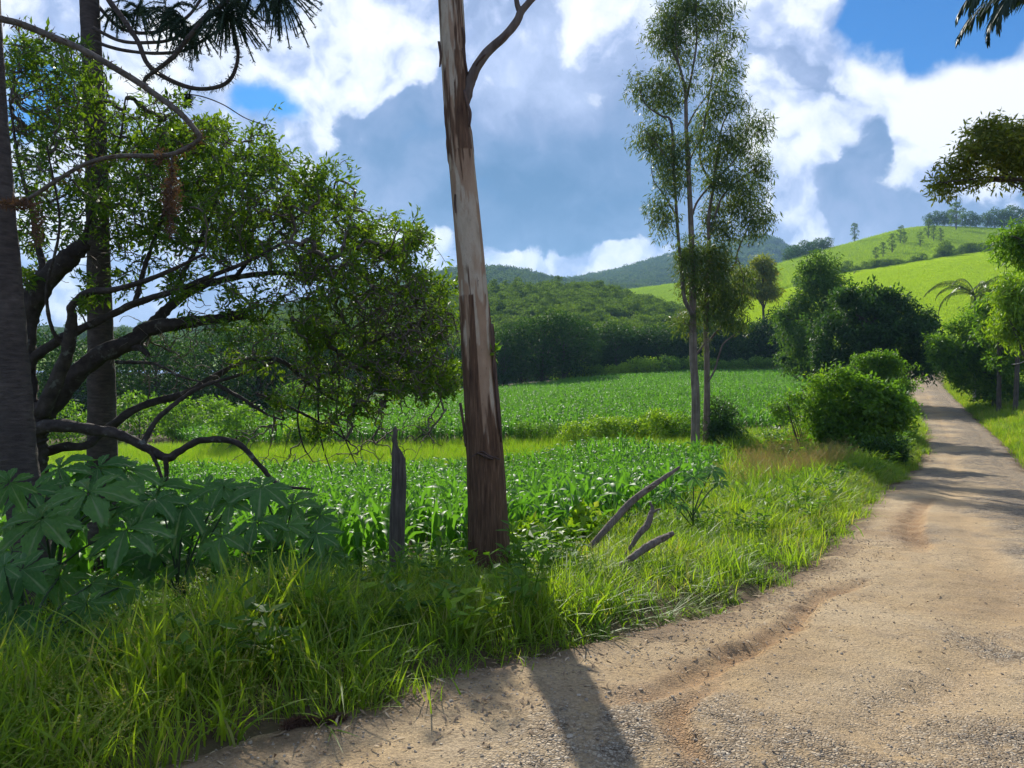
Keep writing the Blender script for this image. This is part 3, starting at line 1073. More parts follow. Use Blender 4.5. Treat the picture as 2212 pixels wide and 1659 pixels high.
# ------------------------------------------------------------------ near eucalyptus
def near_eucalyptus():
    d = 7.5
    spec = [(1060, 1300, 62), (1059, 1262, 50), (1058, 1225, 43.5), (1056, 1160, 40), (1049, 1000, 37), (1034, 800, 32.5), (1020, 600, 30), (1002, 400, 28), (986, 230, 27), (973, 0, 26.5), (962, -200, 25), (950, -420, 23), (935, -800, 18), (925, -1300, 10)]
    base = P(1059, 1252, d)
    base[2] = gz1(base[0], base[1]) - 0.03
    t = thing('eucalyptus_tree', 'tall leaning eucalyptus trunk with peeling bark beside the fence post', 'tree', base)
    ctrl = np.array([np.r_[P(a, b, d), r * d / F] for a, b, r in spec])
    pth = smooth_path(ctrl, 620)
    nv, ns = 620, 110
    tt, Nn, Bn = frames(pth[:, :3])
    th = np.linspace(0, 2 * math.pi, ns, endpoint=False)
    py = np.interp(pth[:, 2], ctrl[:, 2], [s[1] for s in spec])
    TH, PY = np.meshgrid(th, py)
    dirn = np.cos(TH)[..., None] * Nn[:, None, :] + np.sin(TH)[..., None] * Bn[:, None, :]
    u = dirn[..., 0]
    zz = np.repeat(pth[:, 2][:, None], ns, 1)
    c, s = np.cos(TH), np.sin(TH)
    n1 = fbm(c * 1.6 + 3, s * 1.6, zz * 1.1, 4)
    n2 = fbm(c * 5 + 9, s * 5, zz * 1.6, 4)
    ridg = fbm(c * 9 + 1, s * 9, zz * 2.0, 4)
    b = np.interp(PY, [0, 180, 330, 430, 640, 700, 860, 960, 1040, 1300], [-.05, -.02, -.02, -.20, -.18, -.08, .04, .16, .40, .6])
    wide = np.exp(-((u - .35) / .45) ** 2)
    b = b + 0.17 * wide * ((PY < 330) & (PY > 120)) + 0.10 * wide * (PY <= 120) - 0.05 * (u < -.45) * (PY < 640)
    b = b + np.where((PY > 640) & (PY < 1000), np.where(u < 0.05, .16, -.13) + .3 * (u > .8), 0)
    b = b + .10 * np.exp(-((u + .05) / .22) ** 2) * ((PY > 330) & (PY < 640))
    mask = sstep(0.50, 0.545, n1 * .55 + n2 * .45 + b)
    peel = sstep(.49, .51, fbm(c * 2.3 + 20, s * 2.3, zz * 1.4 + 9, 3))
    rad = pth[:, 3][:, None] * (1 + (n1 - .5) * .05) + mask * (.007 + .036 * (ridg - .35) * np.clip((PY - 500) / 500, .35, 1)) + peel * .0016
    rad = rad + 0.006 * (vnoise(c * 1.2, s * 1.2, zz * .7) - .5)
    v = pth[:, None, :3] + rad[..., None] * dirn
    i = np.arange(nv - 1)[:, None] * ns
    j = np.arange(ns)[None, :]
    q = np.stack((i + j, i + (j + 1) % ns, i + ns + (j + 1) % ns, i + ns + j), -1).reshape(-1, 4)
    m, nt = newmat('peeling_eucalyptus_bark')
    co = N(nt, 'ShaderNodeTexCoord').outputs['Object']
    am = N(nt, 'ShaderNodeAttribute', attribute_name='bark').outputs['Fac']
    ap = N(nt, 'ShaderNodeAttribute', attribute_name='peel').outputs['Fac']
    st = nnoise(nt, nmap(nt, co, (38, 38, 3.2)), 1, 6, .65)
    sp = nnoise(nt, nmap(nt, co, (9, 9, 3)), 1, 4)
    spk = nnoise(nt, nmap(nt, co, (60, 60, 26)), 1, 3)
    pale = nramp(nt, sp, [(.3, (.37, .30, .21)), (.5, (.50, .42, .31)), (.7, (.40, .29, .19))])
    pale2 = nramp(nt, sp, [(.3, (.29, .185, .115)), (.7, (.42, .295, .19))])
    pal = nmix(nt, ap, pale, pale2)
    pal = nmix(nt, nramp(nt, spk, [(.66, 0.0), (.74, .7)]), pal, (.10, .075, .06))
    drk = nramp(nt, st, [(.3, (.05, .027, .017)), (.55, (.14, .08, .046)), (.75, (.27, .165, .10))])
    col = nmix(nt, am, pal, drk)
    hb = nmix(nt, am, spk, st)
    bp = N(nt, 'ShaderNodeBump', {'Height': hb, 'Strength': .5, 'Distance': .02})
    p = N(nt, 'ShaderNodeBsdfPrincipled', {'Base Color': col, 'Roughness': .85, 'Specular IOR Level': .2, 'Normal': bp.outputs[0]})
    N(nt, 'ShaderNodeOutputMaterial', {0: p.outputs[0]})
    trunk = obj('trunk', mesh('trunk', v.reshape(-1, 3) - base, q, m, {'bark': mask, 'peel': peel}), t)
    # branch in view
    br = [(1000, 240, 10), (1008, 205, 12), (1020, 165, 11), (1048, 118, 10), (1092, 76, 9), (1117, 45, 8.5), (1126, 25, 8), (1150, -2, 6.5), (1190, -40, 5)]
    b1, pa = limb('limb', np.array([P(a, c_, d - .05) for a, c_, _ in br]), [r * d / F for *_, r in br], B_EUCB, t, base, 10, 40)
    b2, pb = limb('limb', np.array([P(a, c_, d - .05) for a, c_ in ((1124, 28), (1117, 8), (1112, -30))]), [.03, .026, .018], B_EUCB, t, base, 8, 12)
    # hanging bark strips
    def strip(pts, w, dd=7.28, curl=.01):
        pp = smooth_path([P(a, c_, dd) for a, c_ in pts], 12)
        ww = np.interp(np.linspace(0, 1, 12), [0, .3, .8, 1], [w, w, w * .7, w * .2])
        side = np.array((1.0, 0.25, 0.0))
        vv_ = np.concatenate((pp - side * ww[:, None] / 2, pp + np.array((0, -curl, 0)), pp + side * ww[:, None] / 2))
        k = np.arange(11)
        qq = np.concatenate((np.stack((k, 12 + k, 13 + k, 1 + k), -1), np.stack((12 + k, 24 + k, 25 + k, 13 + k), -1)))
        mb = MB()
        mb.add(vv_, qq, .3)
        o = obj('bark_strip', mb.mesh('bark_strip', B_STRIP, base), trunk)
        sm = o.modifiers.new('thick', 'SOLIDIFY')
        sm.thickness = .006
    strip([(1068, 800), (1074, 850), (1079, 900), (1083, 955)], .03, 7.45)
    strip([(1064, 745), (1070, 800), (1073, 860), (1081, 940)], .022, 7.42)
    strip([(1062, 700), (1066, 750), (1068, 820)], .03, 7.42)
    strip([(1020, 985), (1040, 975), (1058, 985), (1080, 992)], .02, 7.30)
    strip([(1014, 990), (1035, 980), (1055, 992), (1076, 984)], .016, 7.29)
    strip([(1030, 978), (1048, 985), (1066, 993)], .02, 7.28)
    strip([(1003, 195), (1010, 225), (1016, 245), (1014, 275)], .025, 7.4)
    strip([(1000, 105), (1004, 130), (1010, 160)], .018, 7.42)
    strip([(999, 60), (1003, 85), (1000, 115)], .016, 7.42)
    strip([(948, 90), (952, 120), (950, 145)], .018, 7.4)
    strip([(994, 870), (1001, 915), (1006, 965)], .02, 7.35)
    strip([(984, 420), (983, 440), (985, 460)], .012, 7.4)
    strip([(1095, 72), (1085, 88), (1078, 98)], .012, 7.4)
    strip([(1048, 118), (1036, 130), (1028, 142)], .010, 7.4)
    # crown above the picture
    tw, lf = MB(), MB()
    top = P(940, -700, d)
    ells = [(top + np.array((R.uniform(-2.5, 2.5), R.uniform(-1.0, 2.5), R.uniform(1.0, 5.5))), (1.2, 1.2, .8)) for _ in range(9)]
    tg = fill(ells, 260)
    dr = grow([(pth[380:, :3], pth[380:, 3])], tg, tw, rmax=.05)
    add_leaves(lf, tg, dr, 14, .3, .14, .03, down=.8)
    tag(obj('twigs', tw.mesh('twigs', B_EUCB, base), t), kind='stuff')
    tag(obj('crown', lf.mesh('crown', L_EUC, base, False), t), kind='stuff')
    # shoot at mid height
    sb = MB()
    q0 = P(1066, 765, 7.42)
    add_leaves(sb, q0 + RN.normal(size=(7, 3)) * .03, unit(RN.normal(size=(7, 3)) + np.array((1, -.5, .8))), 4, .03, .10, .03, 0, 1.2)
    obj('shoot', sb.mesh('shoot', L_BUSH, base, False), trunk)


B_STRIP = bark_mat('bark_strip', (.07, .045, .035), (.20, .13, .10), (30, 30, 4), .5)
near_eucalyptus()


# fence post ---------------------------------------------------------
def fence_post():
    d = 8.0
    base = P(857, 1212, d)
    base[2] = gz1(base[0], base[1])
    ns = 28
    rows = [(857, 1240, 17), (857, 1205, 17), (858, 1150, 16.5), (860, 1090, 16.5), (862, 1040, 16), (861, 1005, 15.2), (861, 992, 15)]
    p = smooth_path(np.array([np.r_[P(a, b, d), r * d / F] for a, b, r in rows]), 34)
    th = np.linspace(0, 2 * math.pi, ns, endpoint=False)
    v = []
    for k, row in enumerate(p):
        rr = row[3] * (1 + .10 * (vnoise(np.cos(th) * 3, np.sin(th) * 3, row[2] * 1.5) - .5) + .05 * (vnoise(np.cos(th) * 11, np.sin(th) * 11, row[2] * .8) - .5))
        v.append(np.stack((row[0] + rr * np.cos(th), row[1] + rr * np.sin(th), np.full(ns, row[2])), 1))
    v = np.array(v)
    # broken top: the left third stands up as a splinter
    nx = np.cos(th)
    top = v[-1].copy()
    splinter = 1 - sstep(-.35, .05, nx)
    r2 = v[-1].copy()
    r2[:, 2] += splinter * .06 + .02 * RN.random(ns) + .05 * (1 - sstep(.2, .9, np.abs(nx - .1)))
    rows2 = [r2]
    for k, (hh, wx) in enumerate(((.10, .80), (.17, .76), (.235, .70), (.27, .62))):
        q = r2.copy()
        cx = r2[:, 0].mean() - .045 + .004 * k
        q[:, 0] = np.where(splinter > .5, cx + (q[:, 0] - cx) * wx * .8, np.minimum(q[:, 0], cx + .02 + .0 * hh))
        q[:, 1] = d + (q[:, 1] - d) * wx * .8
        q[:, 2] = np.where(splinter > .5, base[2] * 0 + r2[:, 2] + hh * (1 - .2 * RN.random(ns)), r2[:, 2] + hh * .9)
        rows2.append(q)
    allv = np.concatenate((v.reshape(-1, 3), np.array(rows2).reshape(-1, 3)))
    nrow = len(allv) // ns
    i = np.arange(nrow - 1)[:, None] * ns
    j = np.arange(ns)[None, :]
    q = np.stack((i + j, i + (j + 1) % ns, i + ns + (j + 1) % ns, i + ns + j), -1).reshape(-1, 4)
    k0 = (nrow - 1) * ns
    ja = np.arange(0, ns // 2 - 1)
    capq = np.stack((k0 + ja, k0 + ja + 1, k0 + ns - 2 - ja, k0 + ns - 1 - ja), -1)
    o = obj('fence_post', mesh('fence_post', allv - base, np.concatenate((q, capq)), B_POST, smooth=True), loc=base)
    tag(o, 'weathered wooden fence post with a broken splintered top', 'post')


fence_post()


# dead branches on the verge ---------------------------------------------
def stick(pts, label, rough=.2):
    p = np.array([np.r_[P(a, b, dd), r * dd / F] for a, b, dd, r in pts])
    base = p[0, :3].copy()
    pp = smooth_path(p, 40)
    v, f = tube(pp[:, :3], pp[:, 3], 12, True, rough, R.random() * 30)
    mb = MB()
    mb.add(v - base, f)
    # a snapped stub of a side twig
    k = 24
    tv, tf = tube(smooth_path([pp[k, :3], pp[k, :3] + np.array((.05, -.04, .05)), pp[k, :3] + np.array((.09, -.05, .06))], 5) - base, [.018, .014, .01, .008, .006], 6)
    mb.add(tv, tf)
    o = obj('dead_branch', mb.mesh('dead_branch', B_DRY), loc=base)
    return tag(o, label, 'branch', 'dead branches lying on the verge')


stick([(1240, 1222, 7.7, 6), (1290, 1165, 7.8, 7), (1330, 1120, 7.9, 7.5), (1370, 1079, 8.0, 7.5), (1405, 1053, 8.1, 6.5), (1438, 1030, 8.2, 5), (1468, 1009, 8.3, 3)], 'long pale dead branch slanting up over the maize')
stick([(1340, 1220, 7.3, 4), (1378, 1158, 7.35, 6), (1398, 1134, 7.4, 7.5), (1406, 1112, 7.45, 6), (1409, 1098, 7.48, 4), (1404, 1084, 7.5, 2)], 'short hooked dead branch standing upright in the verge grass')
stick([(1325, 1236, 6.7, 6), (1383, 1192, 6.8, 8), (1412, 1173, 6.85, 8.5), (1436, 1161, 6.9, 7), (1454, 1152, 6.95, 5)], 'stubby thick dead branch lowest in the verge grass')


# ------------------------------------------------------------------ gnarled tree on the left
def Z2(x, y):
    return 0.3385 * x, 518.4 + 0.3385 * y


def gnarled_tree():
    d = 9.0
    bx, by = Z2(215, 1500)
    base = P(bx, by, d)
    base[2] = gz1(base[0], base[1])
    t = thing('gnarled_tree', 'gnarled spreading tree with arching dark limbs reaching over the maize', 'tree', base)
    paths = []

    def L(pts, d0, d1, r0, r1, name='limb', rough=.26, sides=18, n=60):
        k = len(pts)
        dd = np.linspace(d0, d1, k)
        rr = np.linspace(r0, r1, k) if not hasattr(r0, '__len__') else np.array(r0)
        pp = np.array([P(*Z2(*q), z) for q, z in zip(pts, dd)])
        o, pr = limb(name, pp, rr * 0.3385 * dd / F, B_GNARL, t, base, sides, n, rough)
        paths.append(pr)
        return pr
    L([(225, 1950), (210, 1500), (205, 1280), (215, 1150)], 9.0, 9.0, 95, 80, 'trunk', .2, 16)
    L([(205, 1250), (250, 1130), (330, 1040), (480, 860), (650, 730), (850, 645), (950, 565), (1200, 525), (1420, 500), (1580, 472)], 9, 9.6, [80, 76, 72, 62, 56, 52, 48, 36, 32, 26], 0)
    L([(930, 580), (1030, 480), (1150, 370), (1300, 290), (1500, 240), (1800, 210), (2050, 260), (2250, 330)], 9.4, 11.5, 36, 6)
    L([(190, 1180), (165, 950), (160, 700), (175, 500), (250, 310), (400, 150), (500, 60), (545, 15)], 9, 9.2, [62, 60, 58, 62, 66, 62, 50, 34], 0)
    L([(175, 820), (230, 740), (400, 625), (600, 530), (860, 405), (1100, 330), (1350, 230), (1600, 130), (1800, 20)], 9, 9.0, 34, 8)
    L([(260, 1120), (380, 850), (435, 700), (460, 500), (460, 420), (560, 335), (720, 318), (900, 270), (1100, 190), (1300, 90)], 8.9, 8.2, [44, 42, 38, 30, 24, 22, 18, 15, 12, 8], 0)
    L([(230, 1210), (350, 1185), (600, 1210), (750, 1240), (900, 1305), (1060, 1390), (1150, 1345), (1280, 1280), (1500, 1290), (1650, 1430), (1780, 1560), (1980, 1590)], 8.8, 8.4, [44, 40, 34, 32, 28, 26, 22, 20, 18, 15, 12, 6], 0, n=80)
    L([(1055, 1385), (1062, 1460), (1062, 1560)], 8.5, 8.5, 18, 11)
    L([(955, 1340), (1000, 1430), (1042, 1545)], 8.6, 8.5, 13, 9)
    L([(235, 1370), (400, 1322), (550, 1312), (640, 1240), (760, 1150), (900, 1060), (1200, 970), (1400, 850), (1600, 765), (1800, 775), (1950, 900), (2080, 990), (2250, 1080)], 9.2, 10.2, [34, 28, 26, 26, 25, 23, 21, 19, 16, 14, 12, 9, 5], 0, n=50)
    L([(915, 1295), (1000, 1150), (1150, 1020), (1300, 930), (1500, 870), (1750, 780)], 8.7, 9.2, 18, 7)
    L([(1370, 915), (1550, 1015), (1700, 1110), (1810, 1150)], 9.5, 9.2, 14, 5)
    L([(1640, 985), (1850, 1070), (2050, 1170), (2230, 1290)], 9.6, 9.4, 12, 5)
    L([(740, 780), (980, 790), (1150, 870), (1280, 905)], 9.2, 8.8, 11, 5)
    L([(860, 690), (900, 690), (945, 735)], 9.2, 9.0, 20, 15)
    L([(250, 320), (275, 180), (240, 20), (200, -200), (120, -500), (60, -900)], 9.2, 9.8, 26, 6)
    L([(530, 60), (560, -100), (640, -350), (760, -620), (800, -900)], 9.3, 9.6, 18, 5)
    L([(430, 700), (330, 560), (300, 300), (380, -100), (300, -600)], 9.0, 8.4, 14, 5)
    L([(1500, 240), (1650, 60), (1900, -150), (2100, -300)], 10.2, 10.6, 14, 4)
    L([(1100, 330), (1250, 60), (1380, -250), (1450, -500)], 9.2, 9.6, 16, 4)
    L([(860, 405), (930, 150), (1050, -200), (1100, -550), (1050, -800)], 9.2, 9.0, 16, 4)
    L([(2040, 850), (2030, 1000), (2035, 1180), (2060, 1320), (2120, 1500)], 9.8, 9.6, 9, 3)
    L([(2150, 700), (2165, 900), (2150, 1120), (2210, 1290), (2280, 1450)], 9.9, 9.6, 8, 3)
    L([(1960, 900), (1900, 1100), (1930, 1300), (2000, 1420)], 9.8, 9.5, 7, 3)
    # crown: ellipses by picture place (px, py, rx, ry, depth, depth radius, share)
    E = [(60, 170, 80, 90, 9.5, 1, 1.0), (150, 140, 80, 60, 9.3, 1, .8), (60, 330, 80, 110, 9.5, 1.2, 1.2), (200, 280, 90, 110, 9.2, 1, 1.2), (330, 290, 100, 80, 9.2, 1.0, 1.3), (420, 290, 70, 60, 9.2, .8, .9),
         (120, 450, 110, 90, 9.5, 1.2, 1.2), (260, 420, 110, 90, 9.4, 1.2, 1.4), (400, 400, 110, 90, 9.3, 1.2, 1.6), (520, 380, 90, 80, 9.6, 1.2, 1.5), (570, 330, 60, 50, 9.6, .8, .7), (620, 440, 80, 80, 9.8, 1.2, 1.5),
         (700, 420, 50, 60, 9.8, .8, .6), (705, 375, 30, 25, 9.8, .4, .2), (780, 510, 70, 40, 10, 1, .9), (860, 540, 70, 50, 10, 1, 1.2), (900, 500, 30, 25, 10, .5, .2), (330, 500, 110, 60, 9.2, 1, 1.2), (480, 500, 110, 70, 9.5, 1.2, 1.5), (620, 560, 110, 60, 9.8, 1.2, 1.7),
         (760, 600, 90, 70, 10, 1.2, 1.9), (880, 620, 80, 60, 10.2, 1.2, 1.7), (940, 680, 55, 70, 10.2, 1, 1.2), (700, 690, 100, 60, 9.8, 1.2, 1.7), (830, 720, 100, 60, 10, 1.2, 1.4), (930, 780, 65, 60, 10, 1, 1.3), (720, 790, 70, 60, 9.6, 1, .8), (840, 810, 70, 45, 9.8, 1, .7),
         (380, 380, 120, 90, 11.6, .8, 1.6), (520, 420, 120, 90, 11.8, .9, 1.8), (640, 480, 110, 80, 12.0, .9, 1.8), (460, 520, 150, 60, 11.6, .8, 1.4), (700, 560, 110, 70, 12.0, .8, 1.1), (280, 330, 100, 90, 11.6, .8, 1.2), (800, 600, 90, 60, 12, .8, .7), (840, 530, 80, 45, 11.8, .7, 1.2), (740, 470, 80, 55, 11.8, .7, 1.2), (180, 240, 110, 90, 11, .8, 1.2), (420, 300, 90, 60, 11.4, .8, 1.2), (560, 330, 70, 50, 11.6, .6, .8), (190, 640, 30, 40, 8.8, .5, .35), (330, 600, 90, 50, 9.3, .8, .5), (470, 700, 90, 50, 9.4, .8, .45), (600, 760, 110, 60, 9.5, .9, .7), (880, 830, 80, 40, 9.9, .8, .8), (960, 830, 40, 40, 10, .6, .6), (760, 860, 100, 40, 9.6, .7, .5), (700, 900, 50, 60, 9.4, .6, .35), (600, 880, 60, 40, 9.2, .6, .2), (780, 880, 60, 60, 9.5, .6, .4), (420, 620, 60, 40, 9.2, .7, .4), (540, 640, 70, 50, 9.4, .8, .7), (60, 600, 40, 60, 9.5, .6, .4), (30, 520, 60, 80, 9.8, .8, .6)]
    tg = []
    for (px, py, rx, ry, dd, dr, sh) in E:
        m = max(2, int(sh * (18 if px < 420 else 15)))
        sub = rvec(m) * (RN.random((m, 1)) ** .42) * 1.08
        for q0 in sub:
            for q in q0 + RN.normal(size=(8, 3)) * .17:
                tg.append(P(px + q[0] * rx, py + q[1] * ry, dd + q[2] * dr))
    for px, py, n in ((60, 110, 14), (120, 95, 10), (20, 150, 12), (330, 230, 10), (560, 275, 10), (715, 365, 12), (730, 385, 8), (890, 490, 8), (690, 400, 10), (905, 530, 8), (470, 270, 10), (640, 350, 12), (760, 450, 14), (820, 480, 10), (930, 590, 8)):
        for _ in range(n):
            tg.append(P(px + RN.normal() * 18, py + RN.normal() * 16, 9.6 + RN.normal() * .4))
    tg = np.array(tg)
    tw, lf = MB(), MB()
    dr_ = grow(paths, tg, tw, 4, 6, 0.0, .10, .030, .0030, .20, bias=None)
    add_leaves(lf, tg, dr_, 8, .075, .080, .026, .05, .9, .7)
    # bare fine twigs, thickest low on the right
    bare = []
    for (px, py, rx, ry, n) in ((780, 640, 190, 100, 700), (880, 730, 120, 100, 800), (560, 560, 260, 130, 520), (780, 820, 200, 70, 460), (500, 760, 300, 120, 300), (250, 400, 270, 240, 700), (820, 920, 160, 90, 150), (640, 960, 200, 60, 70), (80, 220, 100, 150, 380), (480, 420, 180, 120, 300)):
        for q in ball(n):
            bare.append(P(px + q[0] * rx, py + q[1] * ry, 9.6 + q[2] * 1.0))
    bare = np.array(bare)
    grow(paths + [(tg, np.full(len(tg), .004))], bare, tw, 3, 7, 0.05, .02, .014, .0042, .34)
    tag(obj('twigs', tw.mesh('twigs', B_TWIG, base), t), kind='stuff')
    tag(obj('crown', lf.mesh('crown', L_GNARL, base, False), t), kind='stuff')


gnarled_tree()


# ------------------------------------------------------------------ araucarias
def araucaria(name, label, trunk_pts, d, branches, tufts, dead):
    base = P(trunk_pts[0][0], trunk_pts[0][1], d)
    base[2] = gz1(base[0], base[1])
    t = thing(name, label, 'tree', base)
    pp = np.array([P(a, b, d) for a, b, _ in trunk_pts])
    pp[0, 2] = base[2] - .2
    limb('trunk', pp, [r * d / F for *_, r in trunk_pts], B_ARAU, t, base, 26, 120, .05)
    for pts, dd, r0, r1, spiny in branches:
        p3 = np.array([P(a, b, dd) for a, b in pts])
        o, pr = limb('limb', p3, np.linspace(r0, r1, len(pts)) * dd / F, B_ARAU if spiny < 2 else B_TWIG, t, base, 8, 50, .1)
        if spiny:
            nb = MB()
            k = RN.integers(18 if spiny == 1 else 4, 50, 420)
            ax = unit(rvec(420) + np.array((0, 0, -.4)))
            v, f, a = leaf_quads(pr[0][k] + ax * pr[1][k][:, None] * .8, ax, rvec(420), .05 * (.6 + RN.random(420)), .010)
            nb.add(v, f, a)
            obj('dry_needles', nb.mesh('dry_needles', L_DEAD if spiny == 2 else L_ARAU, base, False), o)
    for (px, py, dd, L, n, dx, dy) in tufts:
        nb = MB()
        c = P(px, py, dd)
        axis = unit(np.array((dx, RN.normal() * .3, -dy)))
        for k in range(n):
            a = unit(axis * .75 + rvec(1)[0] * .9)
            ln = L * (.6 + .5 * RN.random())
            end = c + a * ln + np.array((0, 0, -.25 * ln * RN.random()))
            p3 = smooth_path([c, c + a * ln * .5 + np.array((0, 0, .05)), end], 8)
            v, f = tube(p3, np.linspace(.006, .007, 8) * dd / 7.5, 4, True)
            nb.add(v, f, RN.random())
            m = 110
            kk = RN.integers(1, 8, m)
            dirs = unit(np.gradient(p3, axis=0))[kk] * .7 + rvec(m) * .7
            v, f, aa = leaf_quads(p3[kk] + RN.normal(size=(m, 3)) * .01, dirs, rvec(m), .034, .0085)
            nb.add(v, f, aa)
        obj('crown', nb.mesh('crown', L_ARAU, base, False), t)
    for (px, py, dd, rx, ry, n) in dead:
        nb = MB()
        c = np.array([P(px + q[0] * rx, py + q[1] * ry, dd + q[2] * .2) for q in ball(n)])
        v, f, a = leaf_quads(c, rvec(n), rvec(n), .06, .012)
        nb.add(v, f, a)
        tag(obj('dead_frond', nb.mesh('dead_frond', L_DEAD, base, False), t), kind='stuff')
    return t


araucaria('araucaria_tree', 'nearer araucaria trunk rising at the picture edge behind castor leaves',
          [(76, 1345, 40), (72, 1250, 39), (58, 1100, 38), (40, 1000, 37), (30, 800, 31), (8, 500, 26), (-10, 260, 24), (-25, 0, 22), (-40, -300, 20)], 6.9,
          [([(-30, 20), (0, 40), (40, 50), (110, 78), (180, 108), (270, 160), (330, 200), (390, 245), (425, 285), (430, 300), (400, 322), (350, 337), (260, 337), (190, 352), (130, 385), (60, 430), (20, 445)], 6.6, 8, 4, 2),
           ([(370, 330), (372, 380), (366, 440), (368, 500)], 6.6, 2.5, 1.5, 2)],
          [], [(370, 425, 6.6, 20, 50, 380), (40, 440, 6.6, 45, 10, 380), (80, 490, 6.6, 12, 45, 160), (345, 340, 6.6, 8, 20, 100)])
araucaria('araucaria_tree', 'straight araucaria trunk seen through the gnarled tree limbs',
          [(222, 1080, 31), (221, 985, 30), (219, 800, 27), (213, 560, 23), (207, 300, 22), (198, 100, 20), (190, -80, 19), (180, -500, 16)], 10.5,
          [([(215, -60), (232, -5), (262, 35), (298, 90), (320, 140), (365, 172), (420, 191), (470, 188), (500, 168), (514, 125), (510, 85), (500, 55)], 9.4, 6, 3.5, 1),
           ([(520, -60), (490, 0), (440, 45), (400, 90), (372, 125), (340, 150), (316, 168), (308, 185)], 9.2, 6.5, 3.5, 1),
           ([(205, 90), (250, 105), (300, 113), (350, 115), (400, 108), (450, 80), (485, 55)], 9.8, 4, 3, 0),
           ([(200, 60), (260, 88), (320, 92), (370, 85), (420, 55), (455, 20)], 10.2, 4, 3, 0),
           ([(200, 0), (260, 60), (330, 70), (400, 40), (440, -10)], 10.6, 4, 3, 0),
           ([(380, 203), (430, 207), (480, 225), (530, 255), (576, 271)], 9.4, 1.5, 1, 0),
           ([(412, 192), (408, 210), (405, 225)], 9.4, 1.2, 2.5, 1)] + [([(188, -250 - 40 * k), (350 + 20 * k, -230 - 30 * k), (500 + 60 * k % 200, -200 - 40 * k), (640 + 30 * k % 90, -170 - 60 * k)], 10.3 + .5 * k, 6, 3, 0) for k in range(5)],
          [(490, 30, 9.2, .48, 46, .2, .8), (600, -10, 9.0, .50, 50, .35, .85), (500, 5, 9.4, .42, 30, 0, .2), (420, 65, 9.6, .40, 34, .1, .5), (360, 30, 10, .42, 34, .2, .3), (300, 20, 10.4, .42, 30, -.2, .2), (250, 25, 10.4, .35, 20, 0, .3),
           *[(R.uniform(150, 640), R.uniform(-420, -90), R.uniform(9.6, 13.0), .55, 26, R.uniform(-.5, .5), R.uniform(0, .8)) for _ in range(46)], (450, -5, 9.6, .4, 26, .3, .1), (560, -20, 9.2, .42, 26, 0, .6), (400, 45, 9.6, .4, 24, -.3, .3)], [])


# ------------------------------------------------------------------ castor plants
def castor_material():
    m, nt = newmat('castor_leaf')
    at = N(nt, 'ShaderNodeAttribute', attribute_name='vein').outputs['Fac']
    rnd = N(nt, 'ShaderNodeObjectInfo').outputs['Random']
    co = N(nt, 'ShaderNodeTexCoord').outputs['Object']
    base = nmix(nt, rnd, (.075, .19, .045), (.13, .27, .06))
    base = nmix(nt, nramp(nt, nnoise(nt, co, 5, 4), [(.35, 0.0), (.7, .35)]), base, (.035, .09, .035))
    yl = nramp(nt, nnoise(nt, co, 2.2, 4, .7), [(.58, 0.0), (.72, .8)])
    base = nmix(nt, N(nt, 'ShaderNodeMath', {0: yl, 1: nramp(nt, rnd, [(.55, 0.0), (.8, 1.0)])}, operation='MULTIPLY').outputs[0], base, (.26, .25, .05))
    col = nmix(nt, at, base, (.27, .34, .17))
    bp = N(nt, 'ShaderNodeBump', {'Height': at, 'Strength': .4, 'Distance': .01})
    p = N(nt, 'ShaderNodeBsdfPrincipled', {'Base Color': col, 'Roughness': .5, 'Specular IOR Level': .22, 'Normal': bp.outputs[0]})
    tr = N(nt, 'ShaderNodeBsdfTranslucent', {'Color': nmix(nt, 1.0, col, (1.6, 1.8, .6), 'MULTIPLY')})
    mx = N(nt, 'ShaderNodeMixShader', {0: .45, 1: p.outputs[0], 2: tr.outputs[0]})
    N(nt, 'ShaderNodeOutputMaterial', {0: mx.outputs[0]})
    return m


M_CASTOR = castor_material()


def castor_leaf(seed, lobes=8):
    """unit palmate leaf, petiole joint at the origin, lobes fan out in the local xy plane"""
    rg = random.Random(seed)
    angs = np.linspace(-150, 150, lobes) + np.array([rg.uniform(-5, 5) for _ in range(lobes)])
    lens = [1.0 - .42 * (abs(a) / 150) ** 1.6 + rg.uniform(-.06, .06) for a in angs]
    half = 300 / (lobes - 1) / 2
    rings = np.linspace(0, 1, 13)
    m = 13                                        # points across a lobe
    V, A = [], []
    for a, ln in zip(angs, lens):
        across = np.linspace(-1, 1, m)
        for kx, x in enumerate(across):
            sinus = .60
            rr = ln * (1 - (1 - sinus) * abs(x) ** 1.5)          # outline radius falls to the sinus
            rr *= 1 + (.07 if kx % 2 else -.04) * (abs(x) < .99)   # teeth
            ang = math.radians(a + x * half * (0.86 if abs(x) < .99 else 1.0))
            for t in rings:
                r = rr * t
                # lobe drawn in towards its vein near the tip
                aa = math.radians(a) + (ang - math.radians(a)) * (1.0 - .22 * max(0, r - .5))
                droop = -.22 * r * r - .12 * rg.random() * r ** 3
                foldz = .13 * abs(x) * min(r, .6) + .012 * math.sin(r * 44 - abs(x) * 5) + .04 * math.sin(a * .09 + r * 4)
                V.append((math.sin(aa) * r, math.cos(aa) * r, droop + foldz))
                A.append(1.0 if (kx == m // 2 and t > 0.01) else .16 * max(0, math.sin(r * 44 - abs(x) * 5)))
    F_ = []
    nr = len(rings)
    for l in range(lobes):
        for k in range(m - 1):
            b0 = (l * m + k) * nr
            b1 = b0 + nr
            for r in range(nr - 1):
                F_.append((b0 + r, b1 + r, b1 + r + 1, b0 + r + 1))
    A = np.array(A).reshape(lobes, m, nr)
    A[:, m // 2, -1] = .2
    return mesh('leaf', V, F_, M_CASTOR, {'vein': A.ravel()})


